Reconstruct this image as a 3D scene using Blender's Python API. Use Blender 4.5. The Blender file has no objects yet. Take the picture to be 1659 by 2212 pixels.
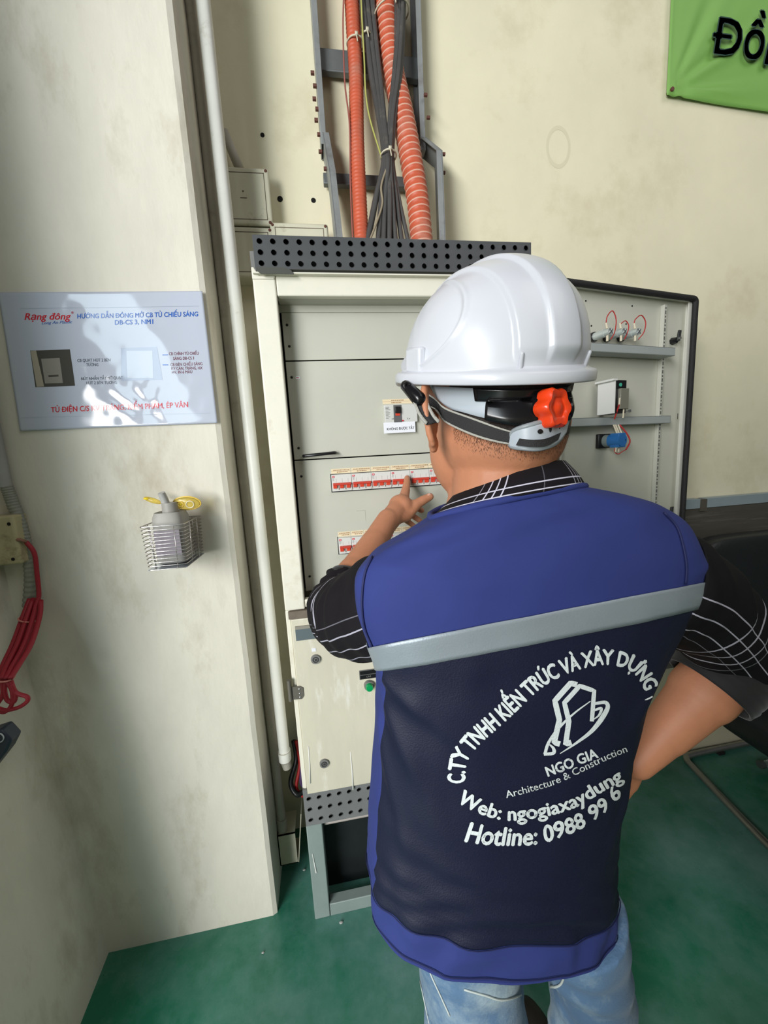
import bpy, bmesh, math, random
import numpy as np
from mathutils import Vector, Matrix, noise
from mathutils.bvhtree import BVHTree
random.seed(7)
S = bpy.context.scene
COL = S.collection
pi = math.pi

# ------------------------------------------------------------------ camera
H = 1.374                      # lens height, metres; the lens stands over world X=Y=0
FPX = 831.0                    # focal length for a 1659 px wide frame
YAW, PITCH, ROLL = (math.radians(a) for a in (8.6, 8.61, -3.18))
def _rot():
    cy, sy = math.cos(YAW), math.sin(YAW); cp, sp = math.cos(PITCH), math.sin(PITCH); cr, sr = math.cos(ROLL), math.sin(ROLL)
    R1 = np.array([[cy, -sy, 0], [sy, cy, 0], [0, 0, 1]])
    B = np.array([[1, 0, 0], [0, 0, -1], [0, 1, 0]], float)
    P = np.array([[1, 0, 0], [0, cp, -sp], [0, sp, cp]])
    Q = np.array([[cr, -sr, 0], [sr, cr, 0], [0, 0, 1]])
    return Q @ P @ B @ R1
RC = _rot()
EYE = Vector((0, 0, H))
def ray(x, y):
    d = RC.T @ np.array([(x - 829.5) / FPX, (y - 1106.0) / FPX, 1.0]); return Vector(d)
def at(x, y, Y):               # the point at distance Y from the lens plane (world Y) seen at a photo position
    d = ray(x, y); return EYE + d * (Y / d.y)
def atX(x, y, X):
    d = ray(x, y); return EYE + d * (X / d.x)
def atZ(x, y, Z):
    d = ray(x, y); return EYE + d * ((Z - H) / d.z)
cam = bpy.data.cameras.new('camera'); camo = bpy.data.objects.new('camera', cam); COL.objects.link(camo)
cam.sensor_fit = 'HORIZONTAL'; cam.sensor_width = 36.0; cam.lens = FPX / 1659 * 36.0; cam.clip_start = 0.02
m = Matrix.Identity(4)
for i in range(3):
    m[i][0] = RC[0][i]; m[i][1] = -RC[1][i]; m[i][2] = -RC[2][i]
m.translation = EYE
camo.matrix_world = m
S.camera = camo

# ------------------------------------------------------------------ light
w = bpy.data.worlds.new('world'); S.world = w; w.use_nodes = True
bg = w.node_tree.nodes['Background']; bg.inputs[0].default_value = (0.93, 0.96, 1.0, 1); bg.inputs[1].default_value = 0.06
def area(name, loc, target, sx, sy, power, col):
    l = bpy.data.lights.new(name, 'AREA'); l.shape = 'RECTANGLE'; l.size = sx; l.size_y = sy; l.energy = power; l.color = col
    o = bpy.data.objects.new(name, l); COL.objects.link(o); o.location = loc
    o.rotation_euler = (Vector(target) - Vector(loc)).to_track_quat('-Z', 'Z').to_euler()
    return o
# daylight through the tall doorway behind and to the left of the photographer
area('doorway_daylight', (-3.17, -3.30, 2.15), (0.1, 1.1, 1.25), 1.0, 4.0, 283, (1.0, 0.99, 0.975))
# the slice of open sky seen in the same doorway
area('doorway_sky', (-1.42, -1.60, 2.25), (-0.4, 1.03, 1.6), 0.40, 1.5, 13, (0.74, 0.90, 1.0))
# overhead fill lamp, added to lift the shade on the right
area('overhead_fill', (2.1, -1.3, 4.3), (1.0, 0.8, 0.6), 2.4, 2.4, 27, (1.0, 0.98, 0.94))
S.view_settings.view_transform = 'Standard'; S.view_settings.look = 'None'
S.view_settings.gamma = 1.0; S.view_settings.exposure = 0.35; S.view_settings.use_curve_mapping = False

# ------------------------------------------------------------------ materials
def srgb(r, g, b):
    f = lambda c: (c / 255 / 12.92) if c <= 10 else ((c / 255 + 0.055) / 1.055) ** 2.4
    return (f(r), f(g), f(b), 1)
MATS = {}
def mat(name, col, rough=0.5, metal=0.0, var=0.0, scale=8.0, bump=0.0, bscale=60.0, coat=0.0, spec=0.5, trans=0.0, alpha=1.0,
        dirt=None, dirt_scale=3.0, dirt_lo=0.55, dirt_hi=0.7, stretch=None, sheen=0.0, sss=0.0, emit=0.0, rvar=0.0, ior=1.45):
    if name in MATS: return MATS[name]
    m = bpy.data.materials.new(name); m.use_nodes = True; nt = m.node_tree; b = nt.nodes['Principled BSDF']
    b.inputs['Base Color'].default_value = col; b.inputs['Roughness'].default_value = rough; b.inputs['Metallic'].default_value = metal
    b.inputs['Specular IOR Level'].default_value = spec; b.inputs['Coat Weight'].default_value = coat; b.inputs['Coat Roughness'].default_value = 0.06
    b.inputs['Transmission Weight'].default_value = trans; b.inputs['Alpha'].default_value = alpha; b.inputs['IOR'].default_value = ior
    if sheen: b.inputs['Sheen Weight'].default_value = sheen
    if sss:
        b.inputs['Subsurface Weight'].default_value = sss; b.inputs['Subsurface Radius'].default_value = (0.012, 0.005, 0.003); b.inputs['Subsurface Scale'].default_value = 0.4
    if emit:
        b.inputs['Emission Color'].default_value = col; b.inputs['Emission Strength'].default_value = emit
    tc = nt.nodes.new('ShaderNodeTexCoord'); vec = tc.outputs['Object']
    if stretch:
        mp = nt.nodes.new('ShaderNodeMapping'); mp.inputs['Scale'].default_value = stretch; nt.links.new(vec, mp.inputs[0]); vec = mp.outputs[0]
    last = None
    if var:
        n = nt.nodes.new('ShaderNodeTexNoise'); n.inputs['Scale'].default_value = scale; n.inputs['Detail'].default_value = 6; n.inputs['Roughness'].default_value = 0.62
        nt.links.new(vec, n.inputs['Vector'])
        mr = nt.nodes.new('ShaderNodeMapRange'); mr.inputs[1].default_value = 0.3; mr.inputs[2].default_value = 0.7; mr.inputs[3].default_value = 1 - var; mr.inputs[4].default_value = 1 + var
        nt.links.new(n.outputs[0], mr.inputs[0])
        mx = nt.nodes.new('ShaderNodeVectorMath'); mx.operation = 'SCALE'; mx.inputs[0].default_value = col[:3]; nt.links.new(mr.outputs[0], mx.inputs['Scale'])
        last = mx.outputs[0]
    if dirt:
        n = nt.nodes.new('ShaderNodeTexNoise'); n.inputs['Scale'].default_value = dirt_scale; n.inputs['Detail'].default_value = 9; n.inputs['Roughness'].default_value = 0.7
        nt.links.new(vec, n.inputs['Vector'])
        mr = nt.nodes.new('ShaderNodeMapRange'); mr.inputs[1].default_value = dirt_lo; mr.inputs[2].default_value = dirt_hi; nt.links.new(n.outputs[0], mr.inputs[0])
        mx = nt.nodes.new('ShaderNodeMix'); mx.data_type = 'RGBA'; mx.inputs[7].default_value = dirt
        if last: nt.links.new(last, mx.inputs[6])
        else: mx.inputs[6].default_value = col
        nt.links.new(mr.outputs[0], mx.inputs[0]); last = mx.outputs[2]
    if last: nt.links.new(last, b.inputs['Base Color'])
    if rvar:
        n = nt.nodes.new('ShaderNodeTexNoise'); n.inputs['Scale'].default_value = 5; n.inputs['Detail'].default_value = 6
        nt.links.new(vec, n.inputs['Vector'])
        mr = nt.nodes.new('ShaderNodeMapRange'); mr.inputs[1].default_value = 0.3; mr.inputs[2].default_value = 0.7; mr.inputs[3].default_value = rough - rvar; mr.inputs[4].default_value = rough + rvar
        nt.links.new(n.outputs[0], mr.inputs[0]); nt.links.new(mr.outputs[0], b.inputs['Roughness'])
    if bump:
        n = nt.nodes.new('ShaderNodeTexNoise'); n.inputs['Scale'].default_value = bscale; n.inputs['Detail'].default_value = 5
        nt.links.new(vec, n.inputs['Vector'])
        bp = nt.nodes.new('ShaderNodeBump'); bp.inputs['Strength'].default_value = bump; bp.inputs['Distance'].default_value = 0.004
        nt.links.new(n.outputs[0], bp.inputs['Height']); nt.links.new(bp.outputs[0], b.inputs['Normal'])
    MATS[name] = m
    return m

M_wall = mat('cream_wall_paint', srgb(222, 216, 188), 0.75, var=0.05, scale=3, bump=0.25, bscale=22, dirt=srgb(190, 178, 142), dirt_scale=2.2, dirt_lo=0.52, dirt_hi=0.85)
M_pillar = mat('pillar_plaster', srgb(212, 208, 194), 0.7, var=0.07, scale=5, bump=0.3, bscale=30, dirt=srgb(160, 148, 122), dirt_scale=2.6, dirt_lo=0.52, dirt_hi=0.82, stretch=(1.6, 1.6, 0.7))
M_floor = mat('green_epoxy_floor', srgb(32, 110, 84), 0.26, var=0.25, scale=2.2, bump=0.04, bscale=9, dirt=srgb(108, 148, 142), dirt_scale=1.7, dirt_lo=0.40, dirt_hi=0.68, rvar=0.10)
M_cab = mat('cream_powder_coat', srgb(222, 219, 204), 0.42, var=0.05, scale=5, bump=0.05, bscale=200, dirt=srgb(172, 160, 132), dirt_scale=5, dirt_lo=0.58, dirt_hi=0.85)
M_panel = mat('grey_cover_panel', srgb(186, 186, 173), 0.45, var=0.03, scale=6, dirt=srgb(165, 160, 140), dirt_scale=8, dirt_lo=0.66, dirt_hi=0.9)
M_door = mat('grey_door_coat', srgb(202, 202, 188), 0.45, var=0.03, scale=4)
M_bar = mat('grey_steel_bar', srgb(166, 172, 170), 0.4, var=0.03, scale=8)
M_vent = mat('dark_grey_vent_coat', srgb(72, 74, 76), 0.5, var=0.08, scale=14, dirt=srgb(110, 108, 102), dirt_scale=16, dirt_lo=0.62, dirt_hi=0.9)
M_kick = mat('grey_kick_coat', srgb(116, 118, 118), 0.5, var=0.08, scale=12, dirt=srgb(150, 146, 138), dirt_scale=12, dirt_lo=0.6, dirt_hi=0.85)
M_stand = mat('grey_green_stand_paint', srgb(132, 146, 142), 0.5, var=0.08, scale=10, dirt=srgb(120, 96, 78), dirt_scale=9, dirt_lo=0.66, dirt_hi=0.8)
M_rubber = mat('black_rubber', srgb(34, 34, 34), 0.7, bump=0.3, bscale=300)
M_blackp = mat('black_plastic', srgb(24, 24, 26), 0.35)
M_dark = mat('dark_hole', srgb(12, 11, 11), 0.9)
M_galv = mat('galvanised_steel', srgb(140, 144, 144), 0.5, metal=0.35, var=0.12, scale=18, dirt=srgb(105, 100, 94), dirt_scale=10, dirt_lo=0.55, dirt_hi=0.8)
M_orange = mat('orange_corrugated_plastic', srgb(190, 88, 60), 0.5, var=0.1, scale=20, dirt=srgb(170, 122, 104), dirt_scale=7, dirt_lo=0.5, dirt_hi=0.75)
M_crest = mat('dusty_conduit_crest', srgb(205, 158, 138), 0.6)
M_cable = mat('black_cable_sheath', srgb(70, 69, 68), 0.5, var=0.15, scale=15, dirt=srgb(120, 112, 100), dirt_scale=12, dirt_lo=0.55, dirt_hi=0.8)
M_pvc = mat('white_pvc', srgb(228, 228, 220), 0.4, var=0.05, scale=10, dirt=srgb(170, 160, 136), dirt_scale=14, dirt_lo=0.6, dirt_hi=0.82)
M_greypipe = mat('grey_pvc', srgb(176, 171, 160), 0.45, var=0.08, scale=14, dirt=srgb(130, 120, 104), dirt_scale=10, dirt_lo=0.55, dirt_hi=0.8)
M_jbox = mat('junction_box_plastic', srgb(201, 198, 176), 0.5, var=0.05, scale=12, dirt=srgb(128, 118, 96), dirt_scale=16, dirt_lo=0.58, dirt_hi=0.78)
M_screw = mat('rusty_screw', srgb(96, 58, 48), 0.7)
M_steel = mat('bright_steel', srgb(198, 198, 198), 0.28, metal=0.9)
M_white = mat('white_plastic', srgb(226, 226, 222), 0.4)
M_toggle = mat('orange_red_toggle', srgb(212, 70, 48), 0.4)
M_toggle2 = mat('red_toggle_bar', srgb(186, 62, 48), 0.45)
M_mcb = mat('breaker_grey', srgb(207, 207, 202), 0.45)
M_tape = mat('cream_label_tape', srgb(221, 205, 172), 0.6)
M_paper = mat('white_paper', srgb(228, 230, 236), 0.6)
M_ink = mat('dark_ink', srgb(40, 40, 46), 0.6)
M_tapeink = mat('brown_ink', srgb(150, 112, 80), 0.6)
M_redw = mat('red_wire', srgb(178, 40, 40), 0.45)
M_whitew = mat('white_sleeve', srgb(218, 208, 184), 0.5)
M_blue = mat('blue_switch', srgb(46, 112, 178), 0.4)
M_green = mat('green_button', srgb(10, 150, 84), 0.25, coat=0.4)
M_tie = mat('cable_tie_nylon', srgb(205, 198, 176), 0.5)

# ------------------------------------------------------------------ mesh helpers
class MB:
    def __init__(s): s.v = []; s.f = []; s.mi = []; s.cur = 0
    def add(s, vs, fs):
        o = len(s.v); s.v += [Vector(p) for p in vs]
        for f in fs: s.f.append([i + o for i in f]); s.mi.append(s.cur)
        return s
    def box(s, a, b):
        x0, y0, z0 = a; x1, y1, z1 = b
        x0, x1 = min(x0, x1), max(x0, x1); y0, y1 = min(y0, y1), max(y0, y1); z0, z1 = min(z0, z1), max(z0, z1)
        return s.add([(x0, y0, z0), (x1, y0, z0), (x1, y1, z0), (x0, y1, z0), (x0, y0, z1), (x1, y0, z1), (x1, y1, z1), (x0, y1, z1)],
                     [(3, 2, 1, 0), (4, 5, 6, 7), (0, 1, 5, 4), (1, 2, 6, 5), (2, 3, 7, 6), (3, 0, 4, 7)])
    def obox(s, c, ax, ay, az):   # centre and three half-axis vectors
        c, ax, ay, az = Vector(c), Vector(ax), Vector(ay), Vector(az)
        P = [c + i * ax + j * ay + k * az for k in (-1, 1) for j in (-1, 1) for i in (-1, 1)]
        return s.add(P, [(0, 2, 3, 1), (4, 5, 7, 6), (0, 1, 5, 4), (1, 3, 7, 5), (3, 2, 6, 7), (2, 0, 4, 6)])
    def prism(s, pts, off):      # closed polygon extruded by a vector
        n = len(pts); off = Vector(off); P = [Vector(p) for p in pts]
        return s.add(P + [p + off for p in P], [list(range(n))[::-1], list(range(n, 2 * n))] + [(i, (i + 1) % n, n + (i + 1) % n, n + i) for i in range(n)])
    def tube(s, path, r, seg=10, caps=True, closed=False, prof=None):
        P = [Vector(p) for p in path]; n = len(P); R = r if hasattr(r, '__len__') else [r] * n
        t0 = (P[1] - P[0]).normalized(); u = t0.orthogonal().normalized(); vs = []
        for i in range(n):
            a = P[(i - 1) % n] if (closed or i > 0) else P[0]; b = P[(i + 1) % n] if (closed or i < n - 1) else P[-1]
            t = (b - a)
            t = t.normalized() if t.length > 1e-9 else t0
            u = (u - t * u.dot(t))
            u = u.normalized() if u.length > 1e-6 else t.orthogonal().normalized()
            v = t.cross(u)
            for k in range(seg):
                c = 2 * pi * k / seg; vs.append(P[i] + (u * math.cos(c) + v * math.sin(c)) * R[i])
        fs = []
        for i in range(n if closed else n - 1):
            j = (i + 1) % n
            for k in range(seg):
                k2 = (k + 1) % seg; fs.append((i * seg + k, i * seg + k2, j * seg + k2, j * seg + k))
        if caps and not closed: fs += [list(range(seg))[::-1], [(n - 1) * seg + k for k in range(seg)]]
        return s.add(vs, fs)
    def cyl(s, a, b, r, r2=None, seg=16): return s.tube([a, b], [r, r if r2 is None else r2], seg)
    def rcone(s, a, b, ra, rb, seg=16, rings=6):     # capsule with two radii
        a, b = Vector(a), Vector(b); t = (b - a); L = t.length
        if L < 1e-6: t = Vector((0, 0, 1))
        t = t.normalized(); path = []; R = []
        for i in range(rings):
            c = pi / 2 * (1 - (i + 0.15) / rings); path.append(a - t * ra * math.sin(c)); R.append(ra * math.cos(c))
        for i in range(rings + 1):
            c = pi / 2 * (i / (rings + 0.15)); path.append(b + t * rb * math.sin(c)); R.append(rb * math.cos(c))
        return s.tube(path, R, seg)
    def ell(s, c, ax, ay, az, seg=20, rings=12):
        c, ax, ay, az = Vector(c), Vector(ax), Vector(ay), Vector(az); vs = [c - az]; fs = []
        for i in range(1, rings):
            e = -pi / 2 + pi * i / rings
            for k in range(seg):
                a = 2 * pi * k / seg; vs.append(c + (ax * math.cos(a) + ay * math.sin(a)) * math.cos(e) + az * math.sin(e))
        vs.append(c + az); n = len(vs) - 1
        for k in range(seg): fs.append((0, 1 + (k + 1) % seg, 1 + k)); fs.append((n, n - seg + k, n - seg + (k + 1) % seg))
        for i in range(rings - 2):
            for k in range(seg):
                a = 1 + i * seg; fs.append((a + k, a + (k + 1) % seg, a + seg + (k + 1) % seg, a + seg + k))
        return s.add(vs, fs)
    def grid(s, f, nu, nv, closed_u=False):
        vs = [f(i / (nu if closed_u else nu - 1), j / (nv - 1)) for j in range(nv) for i in range(nu)]
        fs = []
        for j in range(nv - 1):
            for i in range(nu if closed_u else nu - 1):
                i2 = (i + 1) % nu; fs.append((j * nu + i, j * nu + i2, (j + 1) * nu + i2, (j + 1) * nu + i))
        return s.add(vs, fs)
    def perforated(s, o, ux, uz, nx, nz, r, depth, seg=12):   # sheet of nx*nz cells with round holes, hole walls `depth` deep
        o, ux, uz = Vector(o), Vector(ux), Vector(uz); n = ux.cross(uz).normalized()     # faces -n*? towards viewer = -n
        for i in range(nx):
            for j in range(nz):
                c = o + ux * (i + 0.5) + uz * (j + 0.5); q = []; h = []; hb = []
                for k in range(seg):
                    a = 2 * pi * (k + 0.5) / seg; ca, sa = math.cos(a), math.sin(a); mm = 0.5 / max(abs(ca), abs(sa))
                    q.append(c + ux * ca * mm + uz * sa * mm); h.append(c + ux.normalized() * ca * r + uz.normalized() * sa * r); hb.append(h[-1] - n * depth)
                # corners: snap nearest boundary points to the cell's corners
                for sx in (-.5, .5):
                    for sz in (-.5, .5):
                        p = c + ux * sx + uz * sz; k = min(range(seg), key=lambda k: (q[k] - p).length); q[k] = p
                s.add(q + h + hb, [(k, (k + 1) % seg, seg + (k + 1) % seg, seg + k) for k in range(seg)] + [(seg + k, seg + (k + 1) % seg, 2 * seg + (k + 1) % seg, 2 * seg + k) for k in range(seg)])
        return s
    def mesh(s, name, mats, origin=(0, 0, 0), smooth=False):
        me = bpy.data.meshes.new(name); o = Vector(origin)
        me.from_pydata([tuple(p - o) for p in s.v], [], s.f)
        for mm in (mats if isinstance(mats, (list, tuple)) else [mats]): me.materials.append(mm)
        if any(s.mi): me.polygons.foreach_set('material_index', s.mi)
        if smooth: me.polygons.foreach_set('use_smooth', [True] * len(me.polygons))
        me.update(); return me
    def recalc(s): return s

def origin_of(o):
    while o.parent: o = o.parent
    return o.location
def fix_normals(me):
    bm = bmesh.new(); bm.from_mesh(me); bmesh.ops.recalc_face_normals(bm, faces=bm.faces); bm.to_mesh(me); bm.free()
def obj(name, mb, mats, parent=None, smooth=False, bev=0, seg=2, recalc=True, auto=None, loc=None):
    org = Vector(origin_of(parent)) if parent else Vector(loc if loc else (0, 0, 0))
    me = mb.mesh(name, mats, org, smooth) if isinstance(mb, MB) else mb
    if recalc and isinstance(mb, MB): fix_normals(me)
    o = bpy.data.objects.new(name, me); COL.objects.link(o)
    if parent: o.parent = parent
    else: o.location = org
    if bev:
        b = o.modifiers.new('bevel', 'BEVEL'); b.width = bev; b.segments = seg; b.limit_method = 'ANGLE'; b.angle_limit = 0.6
        me.polygons.foreach_set('use_smooth', [True] * len(me.polygons))
    if auto or bev:
        me.set_sharp_from_angle(angle=auto or 0.7)
    return o
def root(name, label, cat, loc, group=None):
    e = bpy.data.objects.new(name, None); COL.objects.link(e); e.location = loc; e.empty_display_size = 0.05
    return tag(e, label, cat, group)
def tag(o, label=None, cat=None, group=None, kind=None):
    if label: o['label'] = label
    if cat: o['category'] = cat
    if group: o['group'] = group
    if kind: o['kind'] = kind
    return o
def lerp_(a, b, t): return a + (b - a) * t
def base(mb):    # bottom centre of a builder
    xs = [p.x for p in mb.v]; ys = [p.y for p in mb.v]; zs = [p.z for p in mb.v]
    return ((min(xs) + max(xs)) / 2, (min(ys) + max(ys)) / 2, min(zs))
def crom(P, n):     # Catmull-Rom through points, n per span (works on Vectors)
    P = [Vector(p) for p in P]; out = []
    for i in range(len(P) - 1):
        p0 = P[i - 1] if i else P[0] * 2 - P[1]; p1, p2 = P[i], P[i + 1]; p3 = P[i + 2] if i + 2 < len(P) else P[-1] * 2 - P[-2]
        for k in range(n):
            t = k / n; out.append(0.5 * ((2 * p1) + (p2 - p0) * t + (2 * p0 - 5 * p1 + 4 * p2 - p3) * t * t + (3 * p1 - p0 - 3 * p2 + p3) * t ** 3))
    out.append(P[-1].copy()); return out
def remesh(mb, voxel, smooth_it=4, fac=0.5):
    me = mb.mesh('tmp', [], (0, 0, 0)); fix_normals(me); o = bpy.data.objects.new('tmp', me); COL.objects.link(o)
    r = o.modifiers.new('r', 'REMESH'); r.mode = 'VOXEL'; r.voxel_size = voxel; r.use_smooth_shade = True
    if smooth_it:
        s = o.modifiers.new('s', 'SMOOTH'); s.factor = fac; s.iterations = smooth_it
    dg = bpy.context.evaluated_depsgraph_get(); ev = o.evaluated_get(dg)
    out = bpy.data.meshes.new_from_object(ev); bpy.data.objects.remove(o); bpy.data.meshes.remove(me)
    return out
def shift(me, org):
    me.transform(Matrix.Translation(-Vector(org))); return me
# text --------------------------------------------------------------
TXT = {}
def text_raw(string, bold, shear, space):
    c = bpy.data.curves.new('t', 'FONT'); c.body = string; c.size = 1.0; c.offset = bold; c.shear = shear; c.resolution_u = 3; c.space_character = space
    o = bpy.data.objects.new('t', c); dg = bpy.context.evaluated_depsgraph_get(); me = o.to_mesh()
    V = [tuple(v.co[:2]) for v in me.vertices]; F = [tuple(p.vertices) for p in me.polygons]
    o.to_mesh_clear(); bpy.data.objects.remove(o); bpy.data.curves.remove(c); return V, F
HORN = {'Ơ': 'O', 'Ớ': 'Ó', 'Ờ': 'Ò', 'Ở': 'Ỏ', 'Ỡ': 'Õ', 'Ợ': 'Ọ'}
def text_flat(string, bold=0.0, shear=0.0, space=1.0):
    key = (string, bold, shear, space)
    if key in TXT: return TXT[key]
    plain = ''.join(HORN.get(ch, {'Đ': 'D', 'đ': 'd'}.get(ch, ch)) for ch in string); V, F = text_raw(plain, 0, shear, space)
    for i, ch in enumerate(string):      # barred D and horned O: plain letter plus the extra stroke
        if ch not in 'Đđ' and ch not in HORN: continue
        v1 = max(v[0] for v in text_raw(plain[:i + 1], 0, 0, space)[0]); w1 = text_raw(plain[i], 0, 0, space)[0]; wd = max(v[0] for v in w1) - min(v[0] for v in w1)
        if ch in HORN: q = [(v1 - 0.15, 0.60), (v1 - 0.10, 0.55), (v1 + 0.05, 0.74), (v1 - 0.03, 0.78)]
        else:
            a, b_, y0, y1 = (v1 - wd - 0.09, v1 - wd * 0.42, 0.31, 0.38) if ch == 'Đ' else (v1 - wd * 0.55, v1 + 0.07, 0.57, 0.62); q = [(a, y0), (b_, y0), (b_, y1), (a, y1)]
        n = len(V); V += [(x + shear * y, y) for x, y in q]; F.append((n, n + 1, n + 2, n + 3))
    if bold:                              # heavier weight: the outline struck several times, slightly apart
        V0, F0 = V, F; V, F = [], []
        for (dx_, dy_) in ((-1, 0), (1, 0), (0, 0.8), (0, -0.8), (0, 0)):
            n = len(V); V += [(x + dx_ * bold, y + dy_ * bold) for x, y in V0]; F += [tuple(k + n for k in f) for f in F0]
    x0 = min(v[0] for v in V); x1 = max(v[0] for v in V)
    TXT[key] = ([(v[0] - x0, v[1]) for v in V], F, x1 - x0)
    return TXT[key]
CAP = 0.682       # cap height of the built-in font at size 1 (approximate)
def wall_text(mb, string, A, B, Y, cap=None, bold=0.0, shear=0.0):
    """lettering on a plane Y=const, baseline from photo position A to B; cap = cap height in metres (else keeps proportions)"""
    V, F, wd = text_flat(string, bold, shear); a = at(A[0], A[1], Y); b = at(B[0], B[1], Y); ex = (b - a); L = ex.length; ex.normalize()
    ez = Vector((-ex.z, 0, ex.x)); sx = L / wd; sz = (cap / CAP) if cap else sx
    mb.add([a + ex * (x * sx) + ez * (y * sz) for x, y in V], F); return mb

# ================================================================== the place
YW, YP, YC, YI = 1.30, 1.03, 0.992, 1.053     # back wall, pillar face, cabinet front, cover panels
def struct(name, mb, mats, bev=0, label=None):
    o = obj(name, mb, mats, bev=bev); o['kind'] = 'structure'
    if label: o['label'] = label
    return o
fl = struct('floor', MB().box((-2.6, -3.0, -0.05), (4.0, YW + 0.1, 0.0)), M_floor, label='worn glossy green epoxy floor')
wb = struct('wall_back', MB().box((-0.5, YW, 0), (4.0, YW + 0.12, 4.2)), M_wall, label='cream painted wall behind the cabinet')
def pil():
    b = MB(); x1 = -0.2428; xs = -2.6
    n = 40; L = []; R = []
    for i in range(n + 1):
        z = 4.2 * i / n; j = 0.0025 * noise.noise(Vector((0, 3, z * 9))); L.append((x1 + j, YP + 0.004 * noise.noise(Vector((5, 1, z * 5))), z))
    # front face, narrow worn arris, right side
    for i in range(n):
        a, c = L[i], L[i + 1]
        b.add([(xs, YP, a[2]), (a[0] - 0.012, YP, a[2]), (c[0] - 0.012, YP, c[2]), (xs, YP, c[2])], [(0, 1, 2, 3)])
        b.add([(a[0] - 0.012, YP, a[2]), (a[0], YP + 0.006, a[2]), (c[0], YP + 0.006, c[2]), (c[0] - 0.012, YP, c[2])], [(0, 1, 2, 3)])
        b.add([(a[0], YP + 0.006, a[2]), (a[0], YW + 0.05, a[2]), (c[0], YW + 0.05, c[2]), (c[0], YP + 0.006, c[2])], [(0, 1, 2, 3)])
    b.add([(xs, YP, 0), (xs, YW + 0.05, 0), (xs, YW + 0.05, 4.2), (xs, YP, 4.2)], [(0, 1, 2, 3)])
    return b
wp = struct('wall_pillar', pil(), M_pillar, label='scuffed cream plaster pillar left of the cabinet')
wp.data.polygons.foreach_set('use_smooth', [False] * len(wp.data.polygons))
# short return wall at the left, leaning a little, its free end towards the photographer
def wl():
    b = MB(); Z = [0, 0.3, 0.6, 0.92, 1.4, 4.2]; X = [-0.716, -0.734, -0.752, -0.772, -0.778, -0.785]; y0, y1 = 0.575, YP + 0.02; t = 0.14
    for i in range(len(Z) - 1):
        for (ya, yb) in ((y0, y1),):
            xa, xb = X[i], X[i + 1]; k = 0.03 if False else 0.0
            b.add([(xa + 0.02, ya, Z[i]), (xa, yb, Z[i]), (xb, yb, Z[i + 1]), (xb + 0.02, ya, Z[i + 1])], [(0, 1, 2, 3)])
            b.add([(xa + 0.02, ya, Z[i]), (xa - t, ya, Z[i]), (xb - t, ya, Z[i + 1]), (xb + 0.02, ya, Z[i + 1])], [(0, 1, 2, 3)])
            b.add([(xa - t, ya, Z[i]), (xa - t, yb, Z[i]), (xb - t, yb, Z[i + 1]), (xb - t, ya, Z[i + 1])], [(0, 1, 2, 3)])
    return b
wlo = struct('wall_left', wl(), M_pillar, label='short cream return wall at the left edge')

# unseen slab added to keep doorway light off the right side of the person
struct('shade_blocker', MB().box((-0.35, -0.52, 0), (1.7, -0.44, 1.60)), M_wall, label='unseen slab added behind the camera to shade the person')

def disc(mb, c, n, r, t, seg=12):
    c, n = Vector(c), Vector(n).normalized(); mb.cyl(c, c + n * t, r, seg=seg); return mb
for (x, y, r) in ((567, 292, .006), (605, 430, .008), (677, 433, .007)):
    p = at(x, y, YW); disc_o = obj('nail_hole', disc(MB(), (p.x, YW - 0.0012, p.z), (0, 1, 0), r, 0.004), M_dark, wb)
# faint painted-over ring of an old letter on the wall
p = at(1206, 318, YW)
ring = [p + Vector((0.043 * math.cos(a), -0.0004, 0.062 * math.sin(a))) for a in np.linspace(0, 2 * pi, 41)[:-1]]
rb = MB(); n = 40
rb.add([q for q in ring] + [p + (q - p) * 0.80 + Vector((0, -0.0001, 0)) for q in ring], [(i, (i + 1) % n, n + (i + 1) % n, n + i) for i in range(n)])
obj('faded_letter', rb, mat('faded_paint', srgb(212, 206, 178), 0.75), wb)

# ------------------------------------------------------------------ wall guard rails on the back wall (right)
bt = at(1480, 1100, YW - 0.03).z
r = root('wall_guard_board', 'dark weathered wooden board with blue-grey metal top strip on the right wall', 'board', (2.0, YW - 0.02, 0.93))
obj('board', MB().box((0.9, YW - 0.03, 0.80), (3.2, YW - 0.002, bt)), mat('dark_weathered_wood', srgb(78, 74, 66), 0.7, var=0.2, scale=6, stretch=(0.5, 4, 6), dirt=srgb(104, 100, 92), dirt_scale=5), r, bev=0.002)
obj('metal_strip', MB().box((0.9, YW - 0.034, bt), (1.43, YW - 0.002, bt + 0.036)), mat('blue_grey_metal', srgb(154, 168, 174), 0.45, metal=0.2, var=0.08), r)
obj('metal_strip', MB().box((1.455, YW - 0.034, bt), (3.2, YW - 0.002, bt + 0.036)), MATS['blue_grey_metal'], r)
obj('joint_clip', MB().box((1.428, YW - 0.036, bt - 0.012), (1.457, YW - 0.002, bt + 0.034)), mat('brown_clip', srgb(84, 80, 70), 0.6), r)
lz0, lz1, lz2 = at(1430, 1445, YW - 0.02).z, at(1430, 1412, YW - 0.02).z, at(1430, 1394, YW - 0.02).z
r = root('lower_guard_rail', 'grey lower guard rail with pale blue top strip behind the bent elbow', 'rail', (2.0, YW - 0.02, lz0))
obj('rail_board', MB().box((0.75, YW - 0.025, lz0), (3.2, YW - 0.002, lz1)), mat('grey_rail', srgb(128, 124, 116), 0.6, var=0.1), r, bev=0.002)
obj('top_strip', MB().box((0.75, YW - 0.028, lz1), (3.2, YW - 0.002, lz2)), MATS['blue_grey_metal'], r)

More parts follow.
